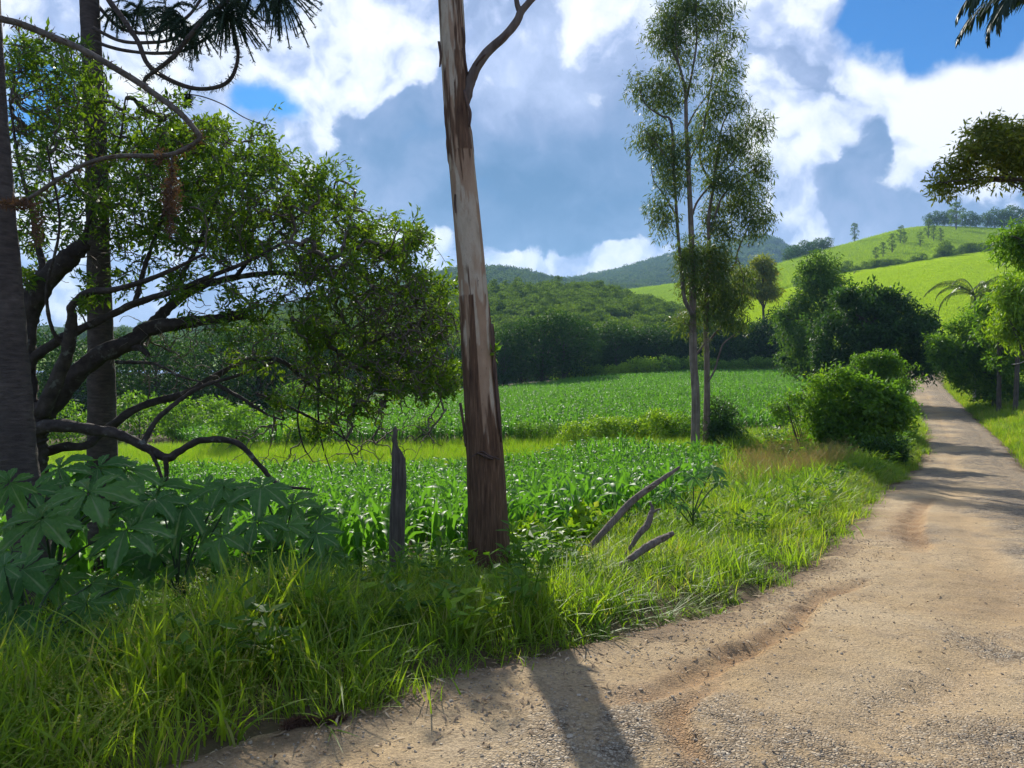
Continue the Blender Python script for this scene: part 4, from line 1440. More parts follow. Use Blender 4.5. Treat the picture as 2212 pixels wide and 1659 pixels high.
CLEAVES = [castor_leaf(k, 8 if k % 3 else 7) for k in range(6)]


def Z3(x, y):
    return 0.4272 * x, 950.5 + 0.4272 * y


def castor_plant(label, stalk, d, leaves):
    bx, by = Z3(*stalk)
    base = on_ground(bx, d)
    t = thing('castor_plant', label, 'plant', base, 'castor plants on the verge')
    t['group'] = 'castor plants on the verge'
    tops = []
    hub_h = 0.45
    nst = max(1, len(leaves) // 5)
    hubs = []
    for k in range(nst):
        sub = leaves[k::nst]
        lx = np.mean([P(*Z3(a, b), dd)[0] for a, b, s, dd, *_ in sub])
        lz = np.min([P(*Z3(a, b), dd)[2] for a, b, s, dd, *_ in sub])
        hub = np.array((base[0] * .4 + lx * .6, base[1] + R.uniform(-.1, .1), max(base[2] + .25, lz - .25)))
        limb('stalk', np.array([base + np.array((R.uniform(-.08, .08), R.uniform(-.08, .08), -.1)), (base + hub) / 2 + np.array((.02, 0, 0)), hub, hub + np.array((0.01, 0, .15))]), [.022, .018, .015, .008], B_STALK, t, base, 8, 14, .05)
        hubs.append(hub)
    for k, (a, b, s, dd, *rest) in enumerate(leaves):
        c = P(*Z3(a, b), dd)
        size = s * .4272 * dd / F * 1.02
        hub = hubs[k % nst] + np.array((0, 0, R.uniform(-.1, .12)))
        mid = (hub + c) / 2 + np.array((0, 0, .05))
        limb('petiole', np.array([hub, mid, c]), [.009, .008, .006], B_STALK, t, base, 6, 10, .02)
        yaw = rest[0] if rest else R.uniform(-1, 1)
        tilt = rest[1] if len(rest) > 1 else R.uniform(.15, .75)
        # tip (local +y) points out from the stalk, blade tilted towards the camera
        e = Euler((tilt, R.uniform(-.25, .25), 0)).to_matrix().to_4x4()
        rz = Matrix.Rotation(math.pi + yaw, 4, 'Z')
        tiltm = Matrix.Rotation(tilt, 4, 'X') @ Matrix.Rotation(R.uniform(-.25, .25), 4, 'Y')
        M_ = Matrix.Translation(Vector(c - base)) @ tiltm @ rz @ Matrix.Diagonal((size * R.uniform(.9, 1.1), size * R.uniform(.92, 1.08), size * R.uniform(.6, 1.7), 1))
        o = obj('leaf', CLEAVES[R.randrange(6)], t)
        o.matrix_local = M_
    return t


castor_plant('castor plant with the largest dark green leaves around the araucaria base', (170, 1180), 5.6,
             [(450, 262, 300, 5.5, .2, .45), (210, 400, 250, 5.1, -.3, .55), (300, 140, 190, 6.0), (500, 140, 190, 6.1), (640, 150, 190, 6.2), (640, 455, 240, 5.4, .5, .4), (50, 215, 170, 4.9, -.4, .9), (340, 330, 220, 5.9),
              (780, 300, 200, 5.8), (560, 330, 220, 6.0), (160, 260, 190, 5.6), (80, 420, 180, 5.7)])
castor_plant('castor plant with pale drooping leaves at the lower picture edge', (180, 1500), 4.7,
             [(110, 655, 230, 4.7, .1, .7), (440, 830, 165, 4.8, .1, .75), (20, 640, 170, 4.5, -.8, .6), (600, 745, 150, 5.2, .6, .5), (460, 730, 130, 5.2), (150, 960, 210, 4.7), (40, 860, 190, 4.6), (620, 950, 170, 5.0), (300, 960, 170, 5.0), (20, 1010, 190, 4.6), (300, 690, 190, 5.3), (60, 560, 150, 5.2)])
castor_plant('slim stalked castor plant between the gnarled tree and the maize', (940, 1250), 6.0,
             [(930, 330, 190, 5.9, .1, .45), (1130, 235, 170, 6.2, .2, .4), (1170, 300, 150, 6.1), (800, 250, 170, 6.3), (900, 480, 150, 6.1), (1060, 420, 140, 6.2), (780, 560, 200, 6.2), (960, 610, 180, 6.1), (680, 640, 170, 6.0), (1040, 240, 150, 6.4)])
castor_plant('castor plant whose drooping leaf tips reach closest to the fence post', (1420, 1200), 6.2,
             [(1320, 235, 180, 6.2, .2, .4), (1120, 490, 170, 5.8, .2, .5), (1300, 415, 170, 5.9, .3, .4), (1450, 430, 150, 6.0), (1600, 470, 150, 6.0, .6, .6), (1480, 320, 150, 6.3), (1660, 570, 140, 6.1), (1400, 560, 170, 6.0), (1560, 620, 150, 5.9), (1250, 600, 170, 6.0), (1620, 380, 130, 6.3)])
castor_plant('small pale castor seedling in the middle of the verge grass', (1180, 1000), 5.5,
             [(1130, 740, 110, 5.5, .1, .5), (1250, 790, 120, 5.45, .2, .5), (1190, 700, 90, 5.6), (1290, 860, 100, 5.4)])


def to_z3(px, py):
    return px / .4272, (py - 950.5) / .4272


castor_plant('castor plant with shiny star shaped leaves above the long dead branch', to_z3(1500, 1100), 9.8,
             [(*to_z3(1500, 1030), 75, 9.8, 0, .7), (*to_z3(1540, 1015), 85, 10.0, .4, .4), (*to_z3(1450, 1060), 70, 9.6), (*to_z3(1470, 1090), 60, 9.5), (*to_z3(1430, 1075), 55, 9.6), (*to_z3(1555, 1040), 60, 9.9)])


# yellow-green creeper by the near trunk
def creeper():
    base = on_ground(1200, 9.4)
    t = thing('creeper', 'yellow green broad leaved creeper at the edge of the maize', 'plant', base)
    ells = [(P(a, b, dd), (r * dd / F, .25, r2 * dd / F)) for a, b, dd, r, r2 in ((1130, 1140, 9.0, 40, 20), (1190, 1120, 9.3, 40, 22), (1240, 1115, 9.5, 35, 20), (1160, 1160, 9.0, 60, 20), (1270, 1145, 9.2, 40, 18), (1220, 1150, 9.2, 50, 22))]
    tg = fill(ells, 150)
    tw, lf = MB(), MB()
    st = np.array([base + np.array((x, 0, .1)) for x in np.linspace(-.6, .6, 12)])
    dr = grow([(st, np.full(12, .008))], tg, tw, 3, 5, 0, .1, .006)
    add_leaves(lf, tg, dr, 3, .06, .11, .09, .1, .6, 1.5, .3, .1)
    tag(obj('stems', tw.mesh('stems', B_STALK, base), t), kind='stuff')
    tag(obj('leaves', lf.mesh('leaves', L_YEL, base, False), t), kind='stuff')


creeper()

# ------------------------------------------------------------------ maize
def maize_leaf(L, Wd, arch, seed):
    rg = random.Random(seed)
    n = 8
    s = np.linspace(0, 1, n)
    ang = np.radians(80 - arch * s ** 1.9)
    dx = np.concatenate(([0], np.cumsum(np.cos((ang[1:] + ang[:-1]) / 2) * L / (n - 1))))
    dz = np.concatenate(([0], np.cumsum(np.sin((ang[1:] + ang[:-1]) / 2) * L / (n - 1))))
    w = Wd * np.interp(s, [0, .15, .45, .8, 1], [.55, .9, 1, .6, .04])
    tw = rg.uniform(-.5, .5) * s
    up = .22
    v = []
    for k in range(n):
        nx_, nz_ = -math.sin(ang[k]), math.cos(ang[k])
        for sd in (-1, 0, 1):
            y = sd * w[k] / 2 * math.cos(tw[k])
            q = abs(sd) * w[k] * up + sd * w[k] / 2 * math.sin(tw[k]) + (abs(sd) * .012 * math.sin(k * 2.1 + sd))
            v.append((dx[k] + nx_ * q, y, dz[k] + nz_ * q))
    f = []
    for k in range(n - 1):
        for c in (0, 1):
            a = k * 3 + c
            f.append((a, a + 1, a + 4, a + 3))
    r_ = rg.random()
    return np.array(v), np.array(f), r_


LEAFS = [maize_leaf(L, w, arch, k) for k, (L, w, arch) in enumerate([(.62, .075, 120), (.70, .085, 140), (.55, .07, 105), (.48, .06, 70), (.75, .085, 160), (.40, .05, 45)])]
MLEAF = [mesh('leaf', v, f, L_MAIZE, {'rnd': np.full(len(v), r_)}) for v, f, r_ in LEAFS]
_sv, _sf = tube(np.array([(0, 0, -.1), (0, 0, .2), (0.01, 0, .5)]), [.016, .014, .008], 6)
MSTEM = mesh('stem', _sv, _sf, L_MAIZE, {'rnd': np.full(len(_sv), .8)})


def maize_layout(seed):
    rg = random.Random(seed)
    out = []
    a = rg.uniform(0, 6.28)
    for k in range(8):
        h = .04 + .075 * k
        kind = [0, 1, 4, 0, 1, 2, 3, 5][k]
        if rg.random() < .3:
            kind = rg.choice([0, 1, 2, 4]) if k < 6 else kind
        out.append((kind, h, a + (k % 2) * math.pi + rg.uniform(-.5, .5), rg.uniform(.85, 1.15) * (.85 if k == 0 else 1)))
    return out


LAYOUTS = [maize_layout(k) for k in range(6)]


def maize_joined(lay):
    mb = MB()
    mb.add(_sv, _sf, .8)
    for kind, h, a, s in lay:
        v, f, r_ = LEAFS[kind]
        c, sn = math.cos(a), math.sin(a)
        vv_ = v * s
        mb.add(np.stack((vv_[:, 0] * c - vv_[:, 1] * sn, vv_[:, 0] * sn + vv_[:, 1] * c, vv_[:, 2] + h), 1), f, r_)
    return mb.mesh('maize_plant', L_MAIZE)


MJOIN = [maize_joined(l) for l in LAYOUTS]
MAIZE_P = proto_collection('maize_proto', MJOIN)


def inside(poly, x, y):
    c = np.zeros(len(x), bool)
    j = len(poly) - 1
    for i in range(len(poly)):
        xi, yi = poly[i]
        xj, yj = poly[j]
        c ^= ((yi > y) != (yj > y)) & (x < (xj - xi) * (y - yi) / (yj - yi + 1e-12) + xi)
        j = i
    return c


NEAR_FIELD = [(-17, 9.8), (-6, 9.0), (-1, 8.9), (1.0, 9.7), (3.2, 14), (5.2, 20), (7.4, 26.5), (3.6, 31.5), (1.5, 30.0), (-4, 29.2), (-10, 29.0), (-17, 28.6)]
FAR_FIELD = [(-16, 39), (-8, 37.5), (0, 36.5), (8, 36), (13, 38), (18, 45), (26, 60), (36, 80), (41, 95), (36, 99), (22, 101), (11, 97), (0, 92), (-12, 81), (-24, 61), (-22, 48)]


def rows(poly, dr, di, ang):
    xs_, ys_ = zip(*poly)
    cx, cy = np.mean(xs_), np.mean(ys_)
    Rr = 90
    a, b = np.meshgrid(np.arange(-Rr, Rr, di), np.arange(-Rr, Rr, dr))
    a = a.ravel() + RN.normal(size=a.size) * di * .25
    b = b.ravel() + RN.normal(size=b.size) * .05
    x = cx + a * math.cos(ang) - b * math.sin(ang)
    y = cy + a * math.sin(ang) + b * math.cos(ang)
    k = inside(poly, x, y)
    return x[k], y[k]


nx0, ny0 = rows(NEAR_FIELD, .62, .24, .15)
keep = RN.random(len(nx0)) < .96
nx0, ny0 = nx0[keep], ny0[keep]
nz0 = gz(nx0, ny0)
px0 = 1106 + nx0 / ny0 * F
order = np.argsort(ny0 + np.where((px0 > 330) & (px0 < 1600), 0, 60))
single = order[:300]
rest = order[300:]
def maize_scale(x, y):
    return .90 + .34 * fbm(x * .25, y * .25, 4, 3) + RN.normal(size=len(x)) * .08
msc = maize_scale(nx0, ny0) * np.interp(ny0, [9, 14, 28], [1.12, 1.05, .92])
MLABEL = 'young maize plant with arching glossy leaves at the front of the near field'
MLABEL2 = 'young maize plant just behind the front rows of the near field'
for k, i in enumerate(single):
    lay = LAYOUTS[k % 6]
    loc = (nx0[i], ny0[i], nz0[i])
    rz = R.random() * 6.28
    if k < 120:
        t = thing('maize_plant', MLABEL, 'maize plant', loc, 'maize plants at the front of the near field')
        obj('stem', MSTEM, t)
        for kind, h, a, s in lay:
            obj('leaf', MLEAF[kind], t, (0, 0, h), (0, 0, a), s)
    else:
        t = obj('maize_plant', MJOIN[k % 6], loc=loc)
        tag(t, MLABEL2, 'maize plant', 'maize plants behind the front rows')
    t.rotation_euler = (RN.normal() * .05, RN.normal() * .05, rz)
    t.scale = (msc[i],) * 3
fx0, fy0 = rows(FAR_FIELD, .7, .32, .1)
fz0 = gz(fx0, fy0)
MX = np.concatenate((nx0[rest], fx0))
MY = np.concatenate((ny0[rest], fy0))
MZ = np.concatenate((nz0[rest], fz0))
ms = np.concatenate((msc[rest], maize_scale(fx0, fy0) * 1.02))
scatter('maize_crop', np.stack((MX, MY, MZ), 1), MAIZE_P, ms, 'dense young maize filling both fields', None, tilt=.06)


# ------------------------------------------------------------------ grass
def tuft(nb, hmin, hmax, width, spread, bend, mat, seg=4, seed_heads=0):
    mb = MB()
    for k in range(nb):
        a = RN.random() * 6.283
        h = RN.uniform(hmin, hmax)
        b = RN.normal(size=2) * spread
        lean = RN.uniform(.1, 1.0) * bend
        s = np.linspace(0, 1, seg + 1)
        out = lean * h * s ** 2
        z = h * (s - .28 * lean * s ** 2.2)
        c, sn = math.cos(a), math.sin(a)
        px_, py_ = b[0] + out * c, b[1] + out * sn
        w = width * RN.uniform(.6, 1.3) * np.interp(s, [0, .4, .8, 1], [.7, 1, .65, .05])
        tw = RN.uniform(-.8, .8)
        sx, sy = -math.sin(a + tw), math.cos(a + tw)
        v = np.concatenate((np.stack((px_ - sx * w / 2, py_ - sy * w / 2, z), 1), np.stack((px_ + sx * w / 2, py_ + sy * w / 2, z), 1)))
        k_ = np.arange(seg)
        f = np.stack((k_, k_ + seg + 1, k_ + seg + 2, k_ + 1), -1)
        mb.add(v, f, RN.random())
    for k in range(seed_heads):
        a = RN.random() * 6.283
        h = hmax * RN.uniform(1.0, 1.35)
        lean = RN.uniform(.15, .5)
        c, sn = math.cos(a), math.sin(a)
        s = np.linspace(0, 1, 5)
        p3 = np.stack((lean * h * s ** 2 * c, lean * h * s ** 2 * sn, h * (s - .1 * s ** 3)), 1)
        v, f = tube(p3, np.linspace(.0018, .001, 5), 3, False)
        mb.add(v, f, .6)
        m = 22
        pts = p3[-1] - (p3[-1] - p3[-2]) * RN.random((m, 1)) * .9
        v, f, aa = leaf_quads(pts, rvec(m) + np.array((c * .5, sn * .5, .3)), rvec(m), .018, .006, 0, np.full(m, .93))
        mb.add(v, f, aa)
    return mb.mesh('tuft', mat, smooth=True)


T_TALL = proto_collection('tall_tuft', [tuft(15, .25, .68, .013, .07, .85, L_GRASS, 5) for _ in range(4)] + [tuft(8, .35, .75, .021, .06, .95, L_GRASS, 6) for _ in range(2)] + [tuft(14, .25, .5, .008, .06, .8, L_GRASS, 4, 3) for _ in range(2)])
T_SHORT = proto_collection('short_tuft', [tuft(22, .08, .24, .008, .06, .9, L_GRASS, 3) for _ in range(4)])
T_MEAD = proto_collection('meadow_tuft', [tuft(26, .22, .50, .012, .12, .7, L_MEADOW, 3) for _ in range(4)])
T_DRY = proto_collection('dry_tuft', [tuft(8, .3, .7, .006, .12, .6, L_DRY, 4, 12) for _ in range(4)])


def weed(n, h, L, Wd, mat):
    mb = MB()
    for _ in range(3):
        top = np.array((RN.normal() * .08, RN.normal() * .08, h * RN.uniform(.6, 1)))
        p3 = smooth_path([(0, 0, 0), top * .5 + np.array((.02, 0, 0)), top], 6)
        v, f = tube(p3, .0035, 4, False)
        mb.add(v, f, .6)
        k = RN.integers(2, 6, n)
        v, f, a = leaf_quads(p3[k], rvec(n) * np.array((1, 1, .3)) + np.array((0, 0, .2)), unit(rvec(n) * .4 + np.array((0, 0, 1))), L, Wd, .15)
        mb.add(v, f, a)
    return mb.mesh('weed', mat, smooth=False)


T_WEED = proto_collection('weed', [weed(8, .35, .09, .04, L_BUSH) for _ in range(3)] + [weed(9, .25, .08, .04, L_YEL)])


def sample(poly, n):
    xs_, ys_ = zip(*poly)
    x = RN.uniform(min(xs_), max(xs_), n * 3)
    y = RN.uniform(min(ys_), max(ys_), n * 3)
    k = inside(poly, x, y)
    return x[k][:n], y[k][:n]


def left_of_road(x, y, margin):
    i, v = road_coord(x, y)
    e = -v - ROAD_W[i] * .5
    return e > margin


# tall verge grass, nearest part densest
VERGE = [(-9, -1), (-4.5, -.5), (-1.5, 2.2), (0.4, 4.0), (3, 7.8), (9, 17), (15.5, 27.5), (22, 39), (20, 41), (12, 36), (8.5, 31), (7.3, 26), (5.2, 20), (3.2, 14), (1.1, 10.3), (-1, 9.9), (-9, 10.5)]
x, y = sample(VERGE, 60000)
i_, v_ = road_coord(x, y)
e_ = -v_ - ROAD_W[i_] * .5 + (fbm(x * 1.2, y * 1.2, 6, 3) - .5) * .9
dens = np.interp(np.hypot(x, y), [3, 8, 14, 40], [.62, .66, .56, .34])
keep = (e_ > .12) & (RN.random(len(x)) < dens)
x, y, e_ = x[keep], y[keep], e_[keep]
hgt = np.interp(e_, [.1, .5, 1.2, 3], [.25, .6, 1.0, 1.05]) * (.30 + 1.4 * fbm(x * 1.3, y * 1.3, 2, 3)) * (.8 + .4 * RN.random(len(x))) * np.where(x < .8, np.interp(y, [3.5, 5.2, 6.5, 7.8], [1.0, .78, .52, .42]), np.interp(y, [4, 5.5, 8.2, 10, 20], [.65, .40, .40, .75, .95])) * (1 - .35 * np.exp(-((x + .1) ** 2 + (y - 6.9) ** 2) / .9))
cx2, cy2 = sample([(-4.5, 1.2), (-2.2, 2.2), (-1.25, 3.45), (-1.6, 4.2), (-4.5, 3.5)], 420)
k2 = left_of_road(cx2, cy2, -.02)
x, y = np.r_[x, cx2[k2]], np.r_[y, cy2[k2]]
hgt = np.r_[hgt, .35 + .35 * RN.random(k2.sum())]
wd_ = np.interp(np.hypot(x, y), [4, 12, 30], [1, 1.25, 1.9])
scatter('grass', np.stack((x, y, gz(x, y) - .02), 1), T_TALL, np.stack((hgt * .5 + .5 * wd_, hgt * .5 + .5 * wd_, hgt), 1), 'tall green grass on the road verge', None, tilt=.12)
# short grass along the road edges and under the tall grass
x, y = sample([(-9, 0), (-2, 1.5), (3, 6.5), (17, 28), (24, 40), (38, 68), (36, 69), (20, 42), (8, 24), (-1, 9), (-9, 9)], 42000)
i_, v_ = road_coord(x, y)
e_ = -v_ - ROAD_W[i_] * .5 + (fbm(x * 1.5, y * 1.5, 6, 3) - .5) * .8
keep = (e_ > -.02) & (RN.random(len(x)) < np.interp(e_, [0, .3, 1], [.25, .75, .7]) * np.interp(y, [5, 15, 40], [1, .8, .5]))
x, y = x[keep], y[keep]
sx, sy = sample([(14, 20), (20, 31), (26, 42), (38, 66), (60, 105), (70, 100), (54, 66), (46, 40), (30, 18)], 30000)
i_, v_ = road_coord(sx, sy)
k2 = (v_ - ROAD_W[i_] * .5) > .05
x, y = np.r_[x, sx[k2]], np.r_[y, sy[k2]]
sc_ = (.7 + .7 * RN.random(len(x))) * np.interp(y, [5, 20, 45, 80], [1, 1.2, 1.9, 2.6])
scatter('short_grass', np.stack((x, y, gz(x, y) - .01), 1), T_SHORT, sc_, 'short grass fringing both sides of the road', None, tilt=.15)
# bright meadow strip between the two maize fields and beyond
mx, my = sample([(-30, 28.0), (-10, 28.6), (-4, 28.8), (1.5, 29.6), (3.6, 31), (7.2, 26.3), (10, 31), (14, 38), (8, 36.2), (0, 36.8), (-8, 38), (-16, 40), (-30, 46)], 9000)
scatter('meadow_grass', np.stack((mx, my, gz(mx, my) - .02), 1), T_MEAD, .7 + .5 * RN.random(len(mx)), 'yellow green meadow strip between the two maize fields', None, tilt=.1)
# brown seeding grass on the bank
bx_, by_ = sample([(5.2, 15.5), (7.0, 17.2), (10.0, 22), (13.5, 28.5), (11, 30), (8.4, 26), (6.0, 20.5), (4.6, 16.5)], 340)
scatter('dry_grass', np.stack((bx_, by_, gz(bx_, by_)), 1), T_DRY, .75 + .5 * RN.random(len(bx_)), 'brown seeding grass on the bank below the eucalyptus pair', None, tilt=.1)
# broad leaved weeds
x, y = sample(VERGE, 5200)
keep = left_of_road(x, y, .4) & (fbm(x * .9 + 7, y * .9, 1, 3) > .46) & ~((x > .6) & (x < 2.3) & (y > 5.2) & (y < 8.6))
x, y = x[keep], y[keep]
scatter('weeds', np.stack((x, y, gz(x, y)), 1), T_WEED, .7 + .9 * RN.random(len(x)), 'broad leaved weeds among the verge grass', None, tilt=.1)
x, y = sample([(8, 22), (11.5, 23.5), (16, 30), (20, 37.5), (15, 37), (10, 31)], 420)
keep = left_of_road(x, y, .6)
x, y = x[keep], y[keep]
scatter('bank_weeds', np.stack((x, y, gz(x, y)), 1), T_WEED, 1.6 + 1.6 * RN.random(len(x)), 'loose tall weeds on the bank beside the far road', None, tilt=.1)


def pebble(seed):
    rg = np.random.default_rng(seed)
    bm = bmesh.new()
    bmesh.ops.create_icosphere(bm, subdivisions=1, radius=1)
    for v in bm.verts:
        v.co *= rg.uniform(.75, 1.2)
        v.co.z *= .6
    me = bpy.data.meshes.new('pebble')
    bm.to_mesh(me)
    bm.free()
    a = me.attributes.new('rnd', 'FLOAT', 'POINT')
    a.data.foreach_set('value', np.full(len(me.vertices), rg.random(), np.float32))
    me.materials.append(M_PEB)
    return me


def simple_mat(name, ca, cb, rough=.9):
    m, nt = newmat(name)
    at = N(nt, 'ShaderNodeAttribute', attribute_name='rnd').outputs['Fac']
    p = N(nt, 'ShaderNodeBsdfPrincipled', {'Base Color': nmix(nt, at, ca, cb), 'Roughness': rough, 'Specular IOR Level': .2})
    N(nt, 'ShaderNodeOutputMaterial', {0: p.outputs[0]})
    return m


M_PEB = simple_mat('pebble', (.15, .12, .09), (.50, .42, .31))
M_LIT = simple_mat('leaf_litter', (.14, .085, .05), (.42, .32, .20))
PEB = proto_collection('pebble_proto', [pebble(k) for k in range(6)])
ROADP = np.stack((x_, y_, z_), 1)
near_v = np.nonzero((y_ > 2.2) & (y_ < 14) & (offr < .25))[0]
dist = np.hypot(x_[near_v], y_[near_v])
wgt = (.25 + grav[near_v] * 1.0 + .8 * (offr[near_v] > -.6)) * np.interp(dist, [3, 6, 14], [1, .6, .15])
pick = RN.choice(near_v, 26000, p=wgt / wgt.sum())
pp_ = ROADP[pick] + np.c_[RN.normal(size=(26000, 2)) * .02, np.zeros(26000)]
rs = np.clip(RN.lognormal(-5.5, .45, 26000), .0025, .022)
scatter('gravel', pp_, PEB, rs, 'loose gravel stones on the dirt road', None, tilt=.3)


def litter(seed):
    mb = MB()
    L = .05 + .06 * RN.random()
    pts = smooth_path([(0, 0, .004), (L * .5, .004, .012), (L, -.006, .006)], 5)
    w = np.array([.1, .9, 1, .7, .05]) * .009
    v = np.concatenate((pts - np.array((0, 1, 0)) * w[:, None], pts + np.array((0, 1, 0)) * w[:, None]))
    k = np.arange(4)
    mb.add(v, np.stack((k, k + 5, k + 6, k + 1), -1), RN.random())
    return mb.mesh('litter', M_LIT)


LIT = proto_collection('litter_proto', [litter(k) for k in range(6)])
wgt = np.interp(offr[near_v], [-2.2, -.9, -.3, .2], [.008, .08, 1, 1.6]) * (vlat[near_v] < 0) * np.interp(dist, [3, 7, 14], [1, .7, .3])
pick = RN.choice(near_v, 2600, p=wgt / wgt.sum())
pp_ = ROADP[pick] + np.c_[RN.normal(size=(2600, 2)) * .03, np.full(2600, .004)]
scatter('leaf_litter', pp_, LIT, .35 + .45 * RN.random(2600), 'dry fallen leaves along the grassy road edge', None, tilt=.25)
# a brown araucaria twig lying at the road edge
q = np.array([G(a, b) + np.array((0, 0, .035)) for a, b in ((615, 1590), (650, 1578), (700, 1580), (745, 1572))])
tb = MB()
v, f = tube(smooth_path(q, 14), .006, 5)
tb.add(v - q[0], f, .2)
ks = smooth_path(q, 60)
k = RN.integers(0, 60, 700)
v, f, a = leaf_quads(ks[k] - q[0], rvec(700) + np.array((.3, 0, 0)), rvec(700), .035, .007)
tb.add(v, f, a)
tag(obj('fallen_twig', tb.mesh('fallen_twig', L_DEAD, smooth=False), loc=q[0]), 'brown fallen araucaria twig on the road edge', 'twig')


# ------------------------------------------------------------------ eucalyptus pair
def Q1(x, y):
    return 1325 + .3124 * x, .3124 * y


def Q2(x, y):
    return 1325 + .3124 * x, 518.4 + .3124 * y


def euc_of_pair(label, base_px, d, trunks, limbs, clusters, n_per, lpt):
    base = on_ground(base_px, d)
    t = thing('eucalyptus_tree', label, 'tree', base, 'pair of eucalyptus trees at the field edge')
    paths = []
    for k, (pts, r0, r1, dd) in enumerate(trunks + limbs):
        pp = np.array([P(a, b, dd) for a, b in pts])
        if k == 0:
            pp[0] = base + np.array((0, 0, -.2))
        o, pr = limb('trunk' if k == 0 else 'limb', pp, np.linspace(r0, r1, len(pts)) * dd / F, B_EUC if k < len(trunks) else B_EUCB, t, base, 14 if k == 0 else 8, 40, .10)
        paths.append(pr)
    tg = []
    for (px, py, rx, ry, dz) in clusters:
        n = max(4, int(n_per * rx * ry / 500 * (1.15 if py > 500 else 1.0)))
        for q in ball(n):
            q = q * (.75 + .55 * RN.random())
            tg.append(P(px + q[0] * rx, py + q[1] * ry, d + dz + q[2] * min(rx, ry) * d / F * 1.2))
    tg = np.array(tg)
    tw, lf = MB(), MB()
    dr = grow(paths, tg, tw, 3, 6, 0.0, .04, .035, .004, .10, bias=np.array((0, 0, 1.0)))
    add_leaves(lf, tg, dr, lpt, .46, .20, .036, .9, .4, .2, .3, .1)
    tag(obj('twigs', tw.mesh('twigs', B_EUCB, base), t), kind='stuff')
    tag(obj('crown', lf.mesh('crown', L_EUC, base, False), t), kind='stuff')


CL1 = [(430, 80, 100, 100), (330, 250, 75, 110), (430, 230, 80, 100), (350, 560, 95, 90), (180, 600, 60, 80), (260, 700, 60, 50), (400, 700, 90, 80), (520, 560, 45, 70), (280, 920, 80, 60), (230, 980, 80, 60), (340, 1010, 80, 60), (380, 1130, 100, 80),
       (450, 1210, 70, 70), (400, 1300, 80, 60), (320, 1420, 60, 60), (350, 1540, 60, 80), (560, 30, 70, 60), (480, 20, 60, 60), (600, 180, 80, 80), (460, 1000, 50, 80), (480, 380, 60, 80)]
CL1b = [(500, 60, 60, 80), (520, 200, 60, 80), (540, 330, 60, 60), (490, 570, 62, 48), (555, 520, 38, 55)]
CL2 = [(720, 80, 100, 90), (820, 270, 60, 60), (700, 400, 70, 100), (820, 500, 62, 70), (720, 620, 85, 65), (720, 730, 80, 60), (860, 720, 62, 60), (640, 850, 80, 60), (1020, 870, 55, 80), (900, 900, 60, 60), (800, 960, 80, 80), (620, 950, 70, 60), (700, 1080, 100, 80),
       (880, 1030, 90, 70), (1000, 1130, 70, 60), (1010, 1200, 60, 60), (840, 1240, 100, 70), (700, 1250, 90, 80), (900, 1320, 80, 70), (1000, 1380, 60, 60), (850, 1420, 90, 70), (1050, 1500, 50, 60), (950, 1500, 80, 60), (700, 1450, 60, 80), (800, 1580, 90, 60), (680, 1580, 80, 70), (980, 1600, 60, 40)]
CL2b = [(600, 120, 80, 80), (700, 80, 90, 80), (650, 300, 100, 80), (780, 300, 90, 80), (900, 280, 55, 60), (760, 420, 90, 80), (640, 420, 80, 70), (860, 420, 70, 60), (820, 540, 70, 50), (700, 520, 60, 60), (900, 580, 30, 30), (630, 700, 30, 30), (700, 200, 90, 80)]


def cl(a, b):
    out = [(*Q1(x, y), rx * .36, ry * .37, R.uniform(-.6, .6)) for x, y, rx, ry in a]
    return out + [(*Q2(x, y), rx * .37, ry * .37, R.uniform(-.6, .6)) for x, y, rx, ry in b]


euc_of_pair('darker rough trunked eucalyptus of the pair by the far maize', 1501, 30, [([(1501, 985), Q2(565, 1440), Q2(570, 1100), Q2(552, 800), Q2(548, 500), Q2(545, 200), Q1(540, 1659), Q1(520, 1200), Q1(505, 900), Q1(500, 650)], 10.5, 3.6, 30.0)],
            [([Q2(548, 520), Q2(490, 400), Q2(470, 200), Q1(450, 1659), Q1(420, 1200), Q1(400, 850), Q1(330, 800), Q1(230, 730), Q1(180, 620)], 5, 1.2, 29.8), ([Q1(500, 660), Q1(470, 500), Q1(420, 380), Q1(360, 250), Q1(330, 120)], 3, 1, 30), ([Q1(502, 700), Q1(540, 520), Q1(575, 300), Q1(570, 100), Q1(580, -60)], 3, 1, 30.1),
             ([Q1(415, 1150), Q1(360, 1080), Q1(270, 960), Q1(220, 900)], 2, .8, 29.6), ([Q1(440, 1500), Q1(350, 1350), Q1(280, 1250), Q1(260, 1150)], 2, .8, 29.6), ([Q1(520, 1130), Q1(560, 1040), Q1(620, 930), Q1(640, 850)], 2, .8, 30.3), ([Q1(510, 880), Q1(560, 780), Q1(640, 670), Q1(700, 600)], 2, .8, 30.3), ([Q1(500, 600), Q1(450, 430), Q1(430, 200), Q1(430, 60)], 2.4, .8, 29.8), ([Q2(550, 640), Q2(520, 590), Q2(480, 575)], 1.6, .7, 29.8)],
            cl(CL1, CL1b), 19.0, 28)
